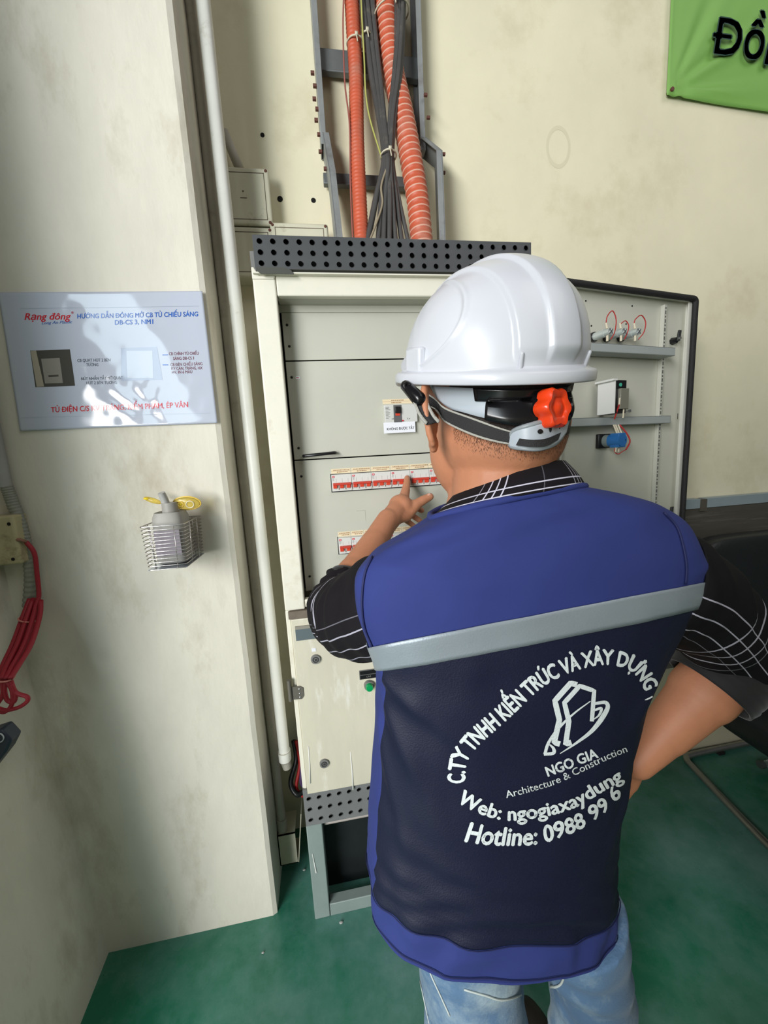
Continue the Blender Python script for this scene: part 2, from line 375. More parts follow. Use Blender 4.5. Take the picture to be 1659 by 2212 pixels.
# ------------------------------------------------------------------ banner
def banner():
    tl, bl, br = at(1426, -20, YW), at(1432, 213, YW), at(1800, 272, YW)
    corner = Vector((bl.x + 0.012, 0, bl.z + 0.012)); wdt, hgt = 0.95, 1.1
    def f(u, v):
        x = bl.x + u * wdt; zb = bl.z + (br.z - bl.z) / (br.x - bl.x) * (x - bl.x); z = zb + v * hgt
        dx, dz = x - corner.x, z - corner.z; rr = math.hypot(dx, dz); a = math.atan2(dz, dx)
        fold = 0.0055 * math.exp(-((rr - 0.16) / 0.2) ** 2) * (math.sin(a * 15 + 0.7) + 0.5 * math.sin(a * 27)) * max(0, math.cos(a * 0.9)) if rr > 0.01 else 0
        return Vector((x, YW - 0.014 - fold, z))
    return MB().grid(f, 90, 90), bl
bm_, bl = banner()
M_ban = mat('green_banner_cloth', srgb(122, 170, 84), 0.55, var=0.05, scale=3)
r = root('banner', 'green fabric banner with dark lettering pinned high on the wall', 'banner', (bl.x + 0.4, YW - 0.012, bl.z))
bo = obj('cloth', bm_, M_ban, r, smooth=True, recalc=False)
so = bo.modifiers.new('solid', 'SOLIDIFY'); so.thickness = 0.0015; so.offset = 0
def cloth_text(string, A, B, cap, bold, shear):
    V, F, wd = text_flat(string, bold, shear); a = at(*A, YW - 0.02); b = at(*B, YW - 0.02); ex = b - a; L = ex.length; ex.normalize(); ez = Vector((-ex.z, 0, ex.x))
    return MB().add([a + ex * (x * L / wd) + ez * (y * cap / CAP) - Vector((0, 0.007, 0)) for x, y in V], F)
M_bink = mat('dark_green_ink', srgb(26, 62, 52), 0.5)
capb = (at(1538, 36, YW) - at(1538, 120, YW)).length * 0.93
obj('lettering', cloth_text('Đồ', (1531, 119), (1645, 134), capb, 0.028, 0.12), M_bink, r, recalc=False)
obj('lettering', cloth_text('n', (1643, 142), (1694, 150), capb, 0.028, 0.12), M_bink, r, recalc=False)
obj('pin', disc(MB(), at(1442, 203, YW) + Vector((0, -0.02, 0)), (0, 1, 0), 0.006, 0.02), M_screw, r)

# ------------------------------------------------------------------ electrical cabinet
XL, XR = -0.127, 0.559; ZT, ZM, ZB = 1.80, 0.979, 0.436
IL, IRt, IT, IB = -0.075, 0.505, 1.754, 1.005       # opening
cab = root('electrical_cabinet', 'cream steel electrical distribution cabinet with its upper door swung open', 'cabinet', ((XL + XR) / 2, 1.14, 0.332))
b = MB(); t = 0.003; yb = YW - 0.012
b.box((XL, YC + 0.012, 0.45), (XL + t, yb, ZT)); b.box((XR - t, YC + 0.012, 0.45), (XR, yb, ZT)); b.box((XL, yb - t, 0.45), (XR, yb, ZT)); b.box((XL, YC + 0.012, ZT - t), (XR, yb, ZT)); b.box((XL, YC + 0.012, 0.45), (XR, yb, 0.453))
obj('body', b, M_cab, cab)
# face frame with inward returns
def stile(x0, x1, z0, z1): return MB().box((x0, YC, z0), (x1, YC + 0.022, z1))
obj('frame_stile', stile(XL, IL, ZM, ZT), M_cab, cab, bev=0.004, seg=3)
obj('frame_stile', stile(IRt, XR, ZM, ZT), M_cab, cab, bev=0.004, seg=3)
obj('frame_rail', MB().box((IL + 0.001, YC + 0.001, IT), (IRt - 0.001, YC + 0.022, ZT - 0.002)), M_cab, cab, bev=0.003)
obj('frame_rail', MB().box((IL + 0.001, YC + 0.001, ZM + 0.004), (IRt - 0.001, YC + 0.022, IB)), M_cab, cab, bev=0.003)
obj('rain_lip', MB().box((XL + 0.004, YC - 0.012, ZT - 0.003), (XR - 0.004, YC + 0.03, ZT)), M_cab, cab)
obj('inner_lip', MB().box((IL, YC + 0.022, IT + 0.001), (IRt, YI + 0.012, IT + 0.004)), M_panel, cab)
obj('inner_jamb', MB().box((IL - 0.006, YC + 0.022, IB), (IL - 0.003, YI + 0.02, IT)), M_panel, cab)
obj('inner_jamb', MB().box((IRt + 0.003, YC + 0.022, IB), (IRt + 0.006, YI + 0.02, IT)), M_panel, cab)
obj('inner_header', MB().box((IL - 0.003, YI + 0.002, 1.738), (IRt + 0.003, YI + 0.006, IT + 0.002)), M_panel, cab)
obj('backing', MB().box((IL - 0.003, YI + 0.03, IB), (IRt + 0.003, YI + 0.034, IT)), M_dark, cab)
z1a = at(617, 780, YI).z; z2a = at(655, 993.5, YI).z
for (za, zb) in ((z1a + 0.0015, 1.737), (z2a + 0.0015, z1a - 0.0015), (IB + 0.002, z2a - 0.0015)):
    obj('cover_panel', MB().box((IL + 0.002, YI, za), (IRt - 0.002, YI + 0.004, zb)), M_panel, cab, bev=0.0012)
for (x, y) in ((620, 702), (625, 748), (630, 815), (645, 968), (651, 1029), (669, 1245)):
    p = at(x, y, YI); obj('panel_screw', MB().ell((p.x, YI, p.z), (0.0035, 0, 0), (0, 0.0022, 0), (0, 0, 0.0035), 10, 6), M_blackp, cab, smooth=True)
a, c = at(656, 985, YI - 0.02), at(724, 978, YI - 0.02)
obj('panel_handle', MB().tube([(a.x, YI + .002, a.z), (a.x, YI - 0.016, a.z), (a.x + 0.004, YI - 0.021, a.z), (c.x - 0.004, YI - 0.021, c.z), (c.x, YI - 0.016, c.z), (c.x, YI + .002, c.z)], 0.0042, 8), M_blackp, cab, smooth=True)
p = at(643, 816, YI); obj('warning_tag', MB().box((p.x - 0.005, YI - 0.0008, p.z - 0.003), (p.x + 0.005, YI, p.z + 0.003)), M_paper, cab)
obj('tag_print', MB().box((p.x - 0.0035, YI - 0.0011, p.z - 0.001), (p.x + 0.0035, YI - 0.0008, p.z + 0.001)), M_redw, cab)
# wireframe scribble and small bits: dropped pencil mark
sk = at(770, 1104, YI); obj('pencil_mark', MB().box((sk.x, YI - 0.0004, sk.z), (sk.x + 0.024, YI, sk.z + 0.0006)).box((sk.x + 0.024, YI - 0.0004, sk.z - 0.03), (sk.x + 0.0244, YI, sk.z)), mat('pencil', srgb(150, 146, 130), 0.8), cab)

# circuit breakers
def breaker(x0, z0, poles, idx):
    wd = 0.018 * poles; hh = 0.0445
    bo_ = obj('circuit_breaker', MB().box((x0 + 0.0003, YI - 0.010, z0), (x0 + wd - 0.0003, YI + 0.03, z0 + hh)), M_mcb, cab, bev=0.0008)
    b = MB()
    b.box((x0 + 0.003, YI - 0.0175, z0 + 0.016), (x0 + wd - 0.002, YI - 0.009, z0 + 0.0225))
    obj('toggle_bar', b, M_toggle2, bo_, bev=0.0012)
    for k in range(poles):
        xx = x0 + 0.018 * k
        obj('toggle', MB().prism([(xx + 0.0035, YI - 0.0095, z0 + 0.0175), (xx + 0.0035, YI - 0.0205, z0 + 0.0155), (xx + 0.0035, YI - 0.0185, z0 + 0.0085), (xx + 0.0035, YI - 0.0095, z0 + 0.0075)], (0.0095, 0, 0)), M_toggle, bo_)
        obj('toggle_slot', MB().box((xx + 0.0145, YI - 0.0145, z0 + 0.005), (xx + 0.0172, YI - 0.009, z0 + 0.0155)), M_white, bo_)
    obj('maker_mark', MB().box((x0 + 0.002, YI - 0.0106, z0 + 0.037), (x0 + 0.0085, YI - 0.0100, z0 + 0.0415)), mat('mark_red', srgb(200, 44, 62), 0.5), bo_)
    b = MB()
    b.box((x0 + 0.0035, YI - 0.0109, z0 + 0.0385), (x0 + 0.0068, YI - 0.0106, z0 + 0.0398)); obj('mark_letters', b, M_white, bo_)
    b = MB(); rr = random.Random(idx)
    for k in range(5): xx = x0 + 0.002; b.box((xx, YI - 0.0104, z0 + 0.0355 - k * 0.0018), (xx + 0.004 + rr.random() * 0.002, YI - 0.0100, z0 + 0.0362 - k * 0.0018))
    for k in range(poles): b.box((x0 + 0.012 + 0.016 * k, YI - 0.0104, z0 + 0.024), (x0 + 0.0124 + 0.016 * k, YI - 0.0100, z0 + 0.034))
    obj('breaker_print', b, mat('grey_print', srgb(148, 150, 150), 0.6), bo_)
    # handwritten-size label above
    lb = obj('circuit_label', MB().box((x0 + 0.0008, YI - 0.0006, z0 + hh + 0.0025), (x0 + wd - 0.0008, YI, z0 + hh + 0.0155)), M_tape, cab)
    b = MB()
    for k, (u0, u1) in enumerate(((0.12, 0.92), (0.3, 0.78))):
        zz = z0 + hh + 0.0105 - k * 0.0052; x = x0 + wd * u0
        while x < x0 + wd * u1:
            l = 0.0012 + rr.random() * 0.0025; b.box((x, YI - 0.0008, zz), (x + l, YI - 0.0006, zz + 0.0022)); x += l + 0.0011
    b.box((x0 + 0.0008, YI - 0.0008, z0 + hh + 0.0088), (x0 + wd - 0.0008, YI - 0.0006, z0 + hh + 0.0092))
    obj('label_print', b, M_tapeink, lb)
p1 = at(718, 1062, YI - 0.01); x = p1.x
for i in range(8): breaker(x, p1.z, 3, i); x += 0.0542
obj('cutout_edge', MB().box((p1.x - 0.0022, YI - 0.0015, p1.z - 0.003), (p1.x + 8 * 0.0542, YI + 0.001, p1.z - 0.0008)).box((p1.x - 0.0022, YI - 0.0015, p1.z - 0.003), (p1.x - 0.0006, YI + 0.001, p1.z + 0.047)).box((p1.x, YI - 0.0015, p1.z + 0.0455), (p1.x + 8 * 0.0542, YI + .001, p1.z + 0.0466)), M_ink, cab)
p2 = at(733, 1197, YI - 0.01); x = p2.x
for i in range(9): breaker(x, p2.z, 2, 20 + i); x += 0.0362
obj('cutout_edge', MB().box((p2.x - 0.0022, YI - 0.0015, p2.z - 0.003), (p2.x + 9 * 0.0362, YI + 0.001, p2.z - 0.0008)).box((p2.x - 0.0022, YI - 0.0015, p2.z - 0.003), (p2.x - 0.0006, YI + 0.001, p2.z + 0.047)), M_ink, cab)
# main moulded-case breaker
a = at(832, 914, YI - 0.012); c = at(831, 875, YI - 0.012); x0, z0, z1 = a.x, a.z, c.z; wd = 0.090
mc = obj('main_breaker', MB().box((x0, YI - 0.012, z0), (x0 + wd, YI + 0.05, z1)), mat('mccb_face', srgb(200, 201, 196), 0.45), cab, bev=0.0015)
obj('breaker_recess', MB().box((x0 + 0.0245, YI - 0.0135, z0 + 0.001), (x0 + 0.046, YI - 0.011, z1 - 0.001)), mat('mccb_grey', srgb(92, 92, 92), 0.5), mc)
obj('lever', MB().box((x0 + 0.028, YI - 0.022, z0 + 0.0245), (x0 + 0.042, YI - 0.012, z1 - 0.006)), M_blackp, mc, bev=0.001)
obj('trip_window', MB().box((x0 + 0.029, YI - 0.015, z0 + 0.018), (x0 + 0.041, YI - 0.013, z0 + 0.024)), M_toggle, mc)
obj('test_button', MB().cyl((x0 + 0.0485, YI - 0.015, z0 + 0.0045), (x0 + 0.0485, YI - 0.011, z0 + 0.0045), 0.0022), mat('mark_red', (0, 0, 0, 1)), mc)
b = MB()
for k in range(9): b.box((x0 + 0.003, YI - 0.0124, z1 - 0.006 - k * 0.0036), (x0 + 0.010 + 0.009 * random.random(), YI - 0.0120, z1 - 0.0052 - k * 0.0036))
wall_text(b, 'CE', (846.5, 906.5), (851.5, 906), YI - 0.0126, 0.004); wall_text(b, 'Ls', (880, 905.5), (886, 905), YI - 0.0126, 0.004)
obj('breaker_print', b, M_ink, mc)
lb = obj('circuit_label', MB().box((x0 - 0.002, YI - 0.0006, z1 + 0.004), (x0 + wd + 0.002, YI, z1 + 0.016)), M_tape, cab)
b = MB().box((x0 - 0.002, YI - 0.0008, z1 + 0.0098), (x0 + wd + 0.002, YI - 0.0006, z1 + 0.0102))
for k in range(7): b.box((x0 + 0.022 + k * 0.005, YI - 0.0008, z1 + 0.0115), (x0 + 0.0255 + k * 0.005, YI - 0.0006, z1 + 0.0138)); b.box((x0 + 0.022 + k * 0.004, YI - 0.0008, z1 + 0.0058), (x0 + 0.0248 + k * 0.004, YI - 0.0006, z1 + 0.0080))
obj('label_print', b, M_tapeink, lb)
a, c = at(828, 937, YI), at(828, 914, YI)
pn = obj('paper_notice', MB().box((a.x, YI - 0.0125, a.z), (a.x + 0.087, YI - 0.0120, c.z)), M_paper, cab)
obj('notice_text', wall_text(MB(), 'KHÔNG ĐƯỢC TẮT', (836, 929.5), (895, 926.5), YI - 0.0130, 0.0062, 0.01), M_ink, pn)

# lower half
obj('frame_stile', MB().box((XL, YC + 0.002, ZB), (XL + 0.012, YC + 0.024, ZM)), M_cab, cab, bev=0.002)
lp = obj('lower_door', MB().box((XL + 0.013, YC - 0.008, ZB), (XR, YC + 0.012, ZM - 0.022)), mat('scuffed_cream_coat', srgb(207, 202, 182), 0.45, var=0.05, scale=7, dirt=srgb(232, 230, 222), dirt_scale=5, dirt_lo=0.56, dirt_hi=0.72, stretch=(3, 3, 0.7)), cab, bev=0.002)
obj('seam_gasket', MB().box((XL + 0.008, YC - 0.006, ZM - 0.021), (XR, YC + 0.02, ZM - 0.001)), mat('brown_seam', srgb(108, 98, 86), 0.6, var=0.2, scale=30), cab)
a, c = at(640, 1384, YC - 0.009), at(640, 1353, YC - 0.009)
obj('name_plate', MB().box((a.x, YC - 0.011, a.z), (a.x + 0.36, YC - 0.008, c.z - 0.008)), mat('blue_grey_plate', srgb(92, 104, 108), 0.5), lp)
obj('plate_rim', MB().box((a.x, YC - 0.0125, c.z - 0.008), (a.x + 0.36, YC - 0.008, c.z)), mat('grey_plate_rim', srgb(140, 136, 126), 0.5), lp)
for (x, y) in ((682, 1424), (700.5, 1649)):
    p = at(x, y, YC - 0.01); k = obj('cam_lock', MB().cyl((p.x, YC - 0.0135, p.z), (p.x, YC - 0.006, p.z), 0.0125, 0.0135, 20), mat('lock_grey', srgb(120, 120, 118), 0.45), lp, smooth=True, auto=0.6)
    q = MB().tube([(p.x + 0.007 * math.cos(t_), YC - 0.0135, p.z + 0.007 * math.sin(t_)) for t_ in np.linspace(0, 2 * pi, 17)[:-1]], 0.0016, 6, closed=True); q.box((p.x - 0.0028, YC - 0.015, p.z - 0.0028), (p.x + 0.0028, YC - 0.012, p.z + 0.0028))
    obj('key_socket', q, mat('lock_dark', srgb(58, 58, 58), 0.5), k)
p = at(678, 1404, YC - 0.009); obj('white_sticker', MB().box((p.x - 0.0055, YC - 0.0088, p.z - 0.005), (p.x + 0.0055, YC - 0.008, p.z + 0.005)), M_paper, lp)
a, c = at(777, 1469, YC - 0.01), at(777, 1449, YC - 0.01)
pl = obj('button_plate', MB().box((a.x, YC - 0.0105, a.z), (a.x + 0.06, YC - 0.008, c.z)), mat('plate_grey', srgb(96, 96, 96), 0.5), lp, bev=0.001)
zc = (a.z + c.z) / 2
obj('plate_insert', MB().box((a.x + 0.002, YC - 0.0112, zc + 0.0012), (a.x + 0.058, YC - 0.0104, c.z - 0.002)).box((a.x + 0.002, YC - 0.0112, a.z + 0.002), (a.x + 0.058, YC - 0.0104, zc - 0.0012)), M_blackp, pl)
obj('plate_text', wall_text(MB(), 'ON', (791.5, 1464), (801, 1462.5), YC - 0.0114, 0.0052, 0.02), M_white, pl)
p = at(798, 1484, YC - 0.02)
pb = obj('push_button', MB().cyl((p.x, YC - 0.018, p.z), (p.x, YC - 0.006, p.z), 0.0135, 0.0145, 24), mat('bezel_grey', srgb(118, 118, 114), 0.4), lp, smooth=True, auto=0.6)
obj('button_cap', MB().tube([(p.x, YC - 0.010, p.z), (p.x, YC - 0.025, p.z), (p.x, YC - 0.028, p.z), (p.x, YC - 0.0285, p.z)], [0.0105, 0.0105, 0.009, 0.004], 24), M_green, pb, smooth=True, auto=0.8)
p = at(641, 1498, YC - 0.01)
hg = obj('door_hinge', MB().prism([(p.x - 0.016, YC - 0.0105, p.z + 0.020), (p.x + 0.010, YC - 0.0105, p.z + 0.020), (p.x + 0.018, YC - 0.0105, p.z + 0.014), (p.x + 0.018, YC - 0.0105, p.z - 0.010), (p.x + 0.012, YC - 0.0105, p.z - 0.018), (p.x - 0.016, YC - 0.0105, p.z - 0.016)], (0, 0.003, 0)), mat('hinge_grey', srgb(110, 106, 98), 0.45, metal=0.3), cab)
obj('hinge_pin', MB().cyl((p.x - 0.017, YC - 0.011, p.z - 0.018), (p.x - 0.017, YC - 0.011, p.z + 0.042), 0.0055, seg=14), MATS['hinge_grey'], hg, smooth=True, auto=0.6)
for dz in (0.012, -0.001, -0.012): obj('hinge_screw', MB().ell((p.x + 0.008, YC - 0.0105, p.z + dz), (0.003, 0, 0), (0, 0.002, 0), (0, 0, 0.003), 10, 6), M_steel, hg, smooth=True)
# paint drips scratched on the lower door
for (xa, ya, xb, yb_, ww) in ((666, 1612, 670, 1692, .0022), (757, 1625, 763, 1706, .0024)):
    a, c = at(xa, ya, YC - 0.009), at(xb, yb_, YC - 0.009); obj('paint_drip', MB().tube([(a.x, YC - 0.0082, a.z), ((a.x + c.x) / 2 + .001, YC - 0.0084, (a.z + c.z) / 2), (c.x, YC - 0.0082, c.z)], [ww * .5, ww * .7, ww], 8), M_white, lp, smooth=True)
# kick strip with holes
kz0 = 0.332; nxk = 24; pk = (XR - XL) / nxk
kb = MB().perforated((XL, YC - 0.003, kz0), (pk, 0, 0), (0, 0, (ZB - kz0) / 3.0), nxk, 3, 0.0058, -0.003)
obj('kick_strip', kb, M_kick, cab)
b = MB().box((XL, YC, kz0), (XL + 0.003, YW - 0.06, ZB + 0.014)).box((XR - 0.003, YC, kz0), (XR, YW - 0.06, ZB)).box((XL, YC - 0.003, kz0 - 0.003), (XR, YW - 0.06, kz0)).box((XL, YC - 0.004, ZB), (XL + 0.012, YC + 0.002, ZB + 0.012))
obj('kick_box', b, M_kick, cab); obj('kick_interior', MB().box((XL + 0.004, YC + 0.03, kz0 + 0.002), (XR - 0.004, YC + 0.034, ZB - 0.002)), M_dark, cab)  # near-black sheet paints in the darkness behind the kick strip holes
# perforated plinth on top
zt0, zt1 = 1.806, 1.875; nx = 23; px_ = (XR - XL - 0.008) / nx
tb = MB().perforated((XL + 0.010, YC - 0.012, zt0), ((XR - XL - 0.010) / nx, 0, 0), (0, 0, (zt1 - zt0) / 3), nx, 3, 0.0057, -0.002)
tb.box((XL + 0.010, YC - 0.012, zt1), (XR, YC + 0.03, zt1 + 0.002))
obj('vent_strip', tb, M_vent, cab)
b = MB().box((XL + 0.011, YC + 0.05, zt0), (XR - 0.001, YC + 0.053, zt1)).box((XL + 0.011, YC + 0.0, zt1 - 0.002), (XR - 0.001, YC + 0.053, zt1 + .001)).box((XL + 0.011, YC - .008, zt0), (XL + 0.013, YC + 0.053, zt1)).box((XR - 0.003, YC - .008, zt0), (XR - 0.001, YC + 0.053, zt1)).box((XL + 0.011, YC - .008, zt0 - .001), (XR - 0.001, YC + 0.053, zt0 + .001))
obj('vent_box', b, M_dark, cab)  # near-black coat stands in for the unlit inside of the vent
b = MB(); b.prism([(XL + 0.012, YC - 0.012, zt0), (XL + 0.012, YC - 0.016, zt0 - 0.002), (XL + 0.012, YC + 0.01, zt0 - 0.006), (XL + 0.012, YC + 0.01, zt0)], (XR - XL - 0.014, 0, 0))
obj('vent_lip', b, mat('vent_lip_grey', srgb(88, 86, 82), 0.5), cab)
zz = zt0 - 0.004
obj('lip_cutout', MB().prism([(XL + 0.012, YC - 0.0165, zz + 0.006), (XL + 0.075, YC - 0.0165, zz + 0.006), (XL + 0.090, YC - 0.0165, zz), (XL + 0.096, YC - 0.0165, zz - 0.008), (XL + 0.022, YC - 0.0165, zz - 0.008), (XL + 0.012, YC - 0.0165, zz)], (0, 0.003, 0)), mat('lip_dark', srgb(70, 72, 66), 0.5), cab)
obj('vent_end_flap', MB().box((XL - 0.004, YC + 0.03, zt0 - 0.01), (XL + 0.010, YC + 0.034, zt1 - 0.012)), mat('flap_grey', srgb(120, 120, 118), 0.5), cab)
# corner gusset at the top left of the face frame
obj('corner_gusset', MB().prism([(XL, YC - 0.003, ZT + 0.014), (XL + 0.006, YC - 0.003, ZT + 0.014), (XL + 0.016, YC - 0.003, ZT - 0.004), (XL + 0.05, YC - 0.003, ZT - 0.008), (XL + 0.05, YC - 0.003, ZT - 0.012), (XL, YC - 0.003, ZT - 0.012)], (0, 0.008, 0)), M_cab, cab, bev=0.002)

# open door ----------------------------------------------------------
hp = Vector((XR + 0.004, YC - 0.004, 0)); fp = Vector((1.186, 1.118, 0)); dx = (fp - hp); DW = dx.length; dx.normalize(); dn = Vector((dx.y, -dx.x, 0))   # dn points to the viewer (inside face)
def D(u, z, o=0.0): return hp + dx * u + dn * o + Vector((0, 0, z))
DZ0, DZ1 = 0.985, 1.797
def dbox(mb, u0, u1, z0, z1, o0, o1):
    return mb.obox((D(u0, z0, o0) + D(u1, z1, o1)) / 2, dx * (u1 - u0) / 2, dn * (o1 - o0) / 2, Vector((0, 0, (z1 - z0) / 2)))
door = obj('door', dbox(MB(), 0, DW, DZ0, DZ1, -0.022, -0.020), M_door, cab)
b = MB()
for (u0, u1, z0, z1) in ((0, DW, DZ1 - 0.002, DZ1), (0, DW, DZ0, DZ0 + 0.002), (0, 0.002, DZ0, DZ1), (DW - 0.002, DW, DZ0, DZ1)): dbox(b, u0, u1, z0, z1, -0.022, 0.004)
dbox(b, DW - 0.016, DW - 0.002, DZ0, DZ1 - 0.002, -0.006, -0.002)
obj('door_edge', b, mat('door_edge_white', srgb(214, 213, 204), 0.45), door)
gk = MB(); gr = 0.0085
pth = []
for (cu, cz, a0) in ((DW - 0.012, DZ1 - 0.012, 0), (0.012, DZ1 - 0.012, 90), (0.012, DZ0 + 0.012, 180), (DW - 0.012, DZ0 + 0.012, 270)):
    for k in range(5):
        a = math.radians(a0 + 90 * k / 4); pth.append(D(cu + 0.012 * math.cos(a), cz + 0.012 * math.sin(a), 0.006))
obj('door_gasket', gk.tube(pth, gr, 10, closed=True), M_rubber, door, smooth=True)
def u_at(px, py, o=0.0):
    d = ray(px, py); n = dn; p0 = hp + dn * o; t_ = (p0 - EYE).dot(n) / d.dot(n); P = EYE + d * t_
    return (P - hp).dot(dx), P.z
# slotted mounting rails (square holes)
def rail(u, wd, nm='slotted_rail'):
    b = MB(); dbox(b, u - wd / 2, u + wd / 2, DZ0 + 0.02, DZ1 - 0.02, -0.020, -0.008); o = obj(nm, b, mat('rail_zinc', srgb(196, 196, 184), 0.4), door, bev=0.001)
    z = DZ1 - 0.03; k = 0
    s_ = MB()
    while z > DZ0 + 0.03:
        h_ = 0.005 if k % 2 else 0.0025; dbox(s_, u - 0.0025, u + 0.0025, z - h_, z + h_, -0.0085, -0.0075); z -= 0.0125; k += 1
    tag(obj('rail_slots', s_, mat('slot_dark', srgb(104, 104, 98), 0.6), o), kind='stuff'); return o
u1, _ = u_at(1427, 860, -0.01); rail(u1, 0.013)
u0_, _ = u_at(1206, 960, -0.01); rail(u0_ - 0.0, 0.024)
# two cross bars
_, zb1 = u_at(1400, 757, 0.03); ub1, _ = u_at(1457, 757, 0.03)
_, zb2 = u_at(1350, 909, 0.01); ub2, _ = u_at(1447, 909, 0.01)
for (ue, z, o1) in ((ub1, zb1, 0.032), (ub2, zb2, 0.012)):
    b = MB(); hh = 0.0115
    dbox(b, 0.03, ue, z - hh, z + hh, o1 - 0.0015, o1); dbox(b, 0.03, ue, z - hh, z - hh + 0.0015, -0.012, o1); dbox(b, 0.03, ue, z + hh - 0.0015, z + hh, -0.012, o1); dbox(b, ue - 0.0015, ue, z - hh, z + hh, -0.012, o1)
    obj('cross_bar', b, M_bar, door)
for (x, y) in ((1265, 650), (1365, 661), (1277, 704), (1352, 700)):
    u, z = u_at(x, y, -0.02); b = MB(); b.cyl(D(u, z, -0.021), D(u, z, -0.0185), 0.0022, seg=8); obj('screw_hole', b, M_dark, door)
# pilot lamps with wires
def wire(pts, r_, mt, nm='wire', parent=None): return obj(nm, MB().tube(crom(pts, 6), r_, 6), mt, parent or door, smooth=True)
LP = []
for i, (x, y) in enumerate(((1283, 728), (1312, 728), (1342, 728))):
    u, z = u_at(x, y, -0.015); LP.append((u, z))
    o = obj('pilot_lamp', MB().cyl(D(u, z, -0.02), D(u, z, -0.012), 0.0135, seg=20), M_blackp, door, smooth=True, auto=0.6)
    obj('lamp_body', MB().tube([D(u, z, -0.014), D(u, z, 0.022), D(u, z, 0.0225), D(u, z, 0.038)], [0.0108, 0.0108, 0.0092, 0.0092], 18), mat('zinc_lamp', srgb(206, 214, 212), 0.3, metal=0.5), o, smooth=True, auto=0.5)
    b = MB()
    for k in range(2):
        a = pi / 4 + k * pi / 2; v = dx * math.cos(a) + Vector((0, 0, math.sin(a))); b.obox(D(u, z, 0.039), v * 0.009, dn * 0.0012, v.cross(dn) * 0.0013)
    obj('terminal', b, M_steel, o)
    obj('ferrule', MB().cyl(D(u - 0.002, z - 0.009, 0.03), D(u - 0.002, z - 0.024, 0.03), 0.0032, seg=8), M_whitew, o)
    obj('ferrule', MB().cyl(D(u - 0.004, z + 0.009, 0.03), D(u - 0.006, z + 0.024, 0.028), 0.0028, seg=8), M_whitew, o)
for i in range(3):
    u, z = LP[i]; wd = (0.030, 0.026, 0.040)[i]; hh = (0.055, 0.03, 0.046)[i]
    wire([D(u - 0.006, z + 0.024, 0.028), D(u - 0.004, z + hh * 0.75, 0.03), D(u + wd * 0.4, z + hh, 0.032), D(u + wd * 0.8, z + hh * 0.6, 0.034), D(u + wd * 0.6, z, 0.036), D(u + 0.006, z - 0.02, 0.034)], 0.0014, M_redw)
# relay box
ua, za = u_at(1285, 897, 0.0); ub, zc_ = u_at(1316, 828, 0.0)
rw = 0.043
rl = obj('relay', MB().obox((D(ua + 0.02, za, 0.0) + D(ua + 0.02 + rw, zc_, 0.04)) / 2 , dx * rw / 2, dn * 0.027, Vector((0, 0, (zc_ - za) / 2))), M_blackp, door, bev=0.001)
zm = (za + zc_) / 2; hz = (zc_ - za) / 2; cu = ua + 0.02 + rw / 2
obj('relay_side', MB().obox(D(cu - rw / 2 - 0.001, zm, 0.02), dx * 0.0015, dn * 0.0275, Vector((0, 0, hz))), M_white, rl)
obj('relay_bracket', MB().obox(D(cu - rw / 2 - 0.004, zm + hz + 0.001, 0.02), dx * 0.008, dn * 0.030, Vector((0, 0, 0.0025))), M_white, rl)
obj('relay_cover', MB().obox(D(cu + 0.006, zm - 0.006, 0.05), dx * 0.016, dn * 0.005, Vector((0, 0, hz * 0.62))), mat('smoky_plastic', srgb(128, 126, 112), 0.25, coat=0.3), rl, bev=0.001)
b = MB(); b.cyl(D(cu - 0.003, zm + hz * 0.72, 0.047), D(cu - 0.003, zm + hz * 0.72, 0.0485), 0.005, seg=14); obj('green_sticker', b, mat('sticker_green', srgb(70, 180, 150), 0.5), rl)
obj('ferrule', MB().cyl(D(cu - 0.010, zm - 0.004, 0.052), D(cu - 0.011, zm - 0.022, 0.052), 0.0022, seg=8), M_whitew, rl)
obj('wire', MB().cyl(D(cu - 0.011, zm - 0.022, 0.052), D(cu - 0.013, za - 0.016, 0.04), 0.0018, seg=8), M_redw, rl)
obj('ferrule', MB().cyl(D(cu + 0.010, zm - 0.03, 0.05), D(cu + 0.008, za - 0.014, 0.05), 0.0022, seg=8), M_whitew, rl)
b = MB(); b.tube([D(cu + 0.008, za + 0.002, 0.045), D(cu + 0.040, za + 0.006, 0.045)], 0.0016, 6); b.cyl(D(cu + 0.040, za + 0.006, 0.043), D(cu + 0.040, za + 0.006, 0.047), 0.0045, seg=10); obj('lug_screw', b, M_steel, rl)
# rotary selector switch (blue)
u, z = u_at(1318, 952, 0.0)
sw = obj('selector_switch', MB().obox(D(u - 0.012, z, -0.014), dx * 0.024, dn * 0.006, Vector((0, 0, 0.021))), M_blackp, door, bev=0.002)
obj('switch_collar', MB().cyl(D(u - 0.008, z, -0.01), D(u - 0.008, z, 0.008), 0.0185, 0.0165, 20), mat('switch_grey', srgb(128, 138, 136), 0.4), sw, smooth=True, auto=0.6)
obj('switch_body', MB().cyl(D(u - 0.006, z, 0.006), D(u - 0.004, z, 0.044), 0.0185, 0.0185, 24), M_blue, sw, smooth=True, auto=0.6)
b = MB(); b.obox(D(u - 0.004, z, 0.028), dx * 0.014, dn * 0.014, Vector((0, 0, 0.0205))); obj('switch_block', b, M_blue, sw, bev=0.001)
b = MB()
for k in range(3):
    for s_ in (-1, 1): b.obox(D(u - 0.012 + 0.0075 * k, z + s_ * 0.011, 0.0425), dx * 0.0022, dn * 0.001, Vector((0, 0, 0.0026)))
b.obox(D(u - 0.005, z, 0.0425), dx * 0.013, dn * 0.001, Vector((0, 0, 0.0032))); obj('switch_terminals', b, mat('navy', srgb(22, 44, 84), 0.5), sw)
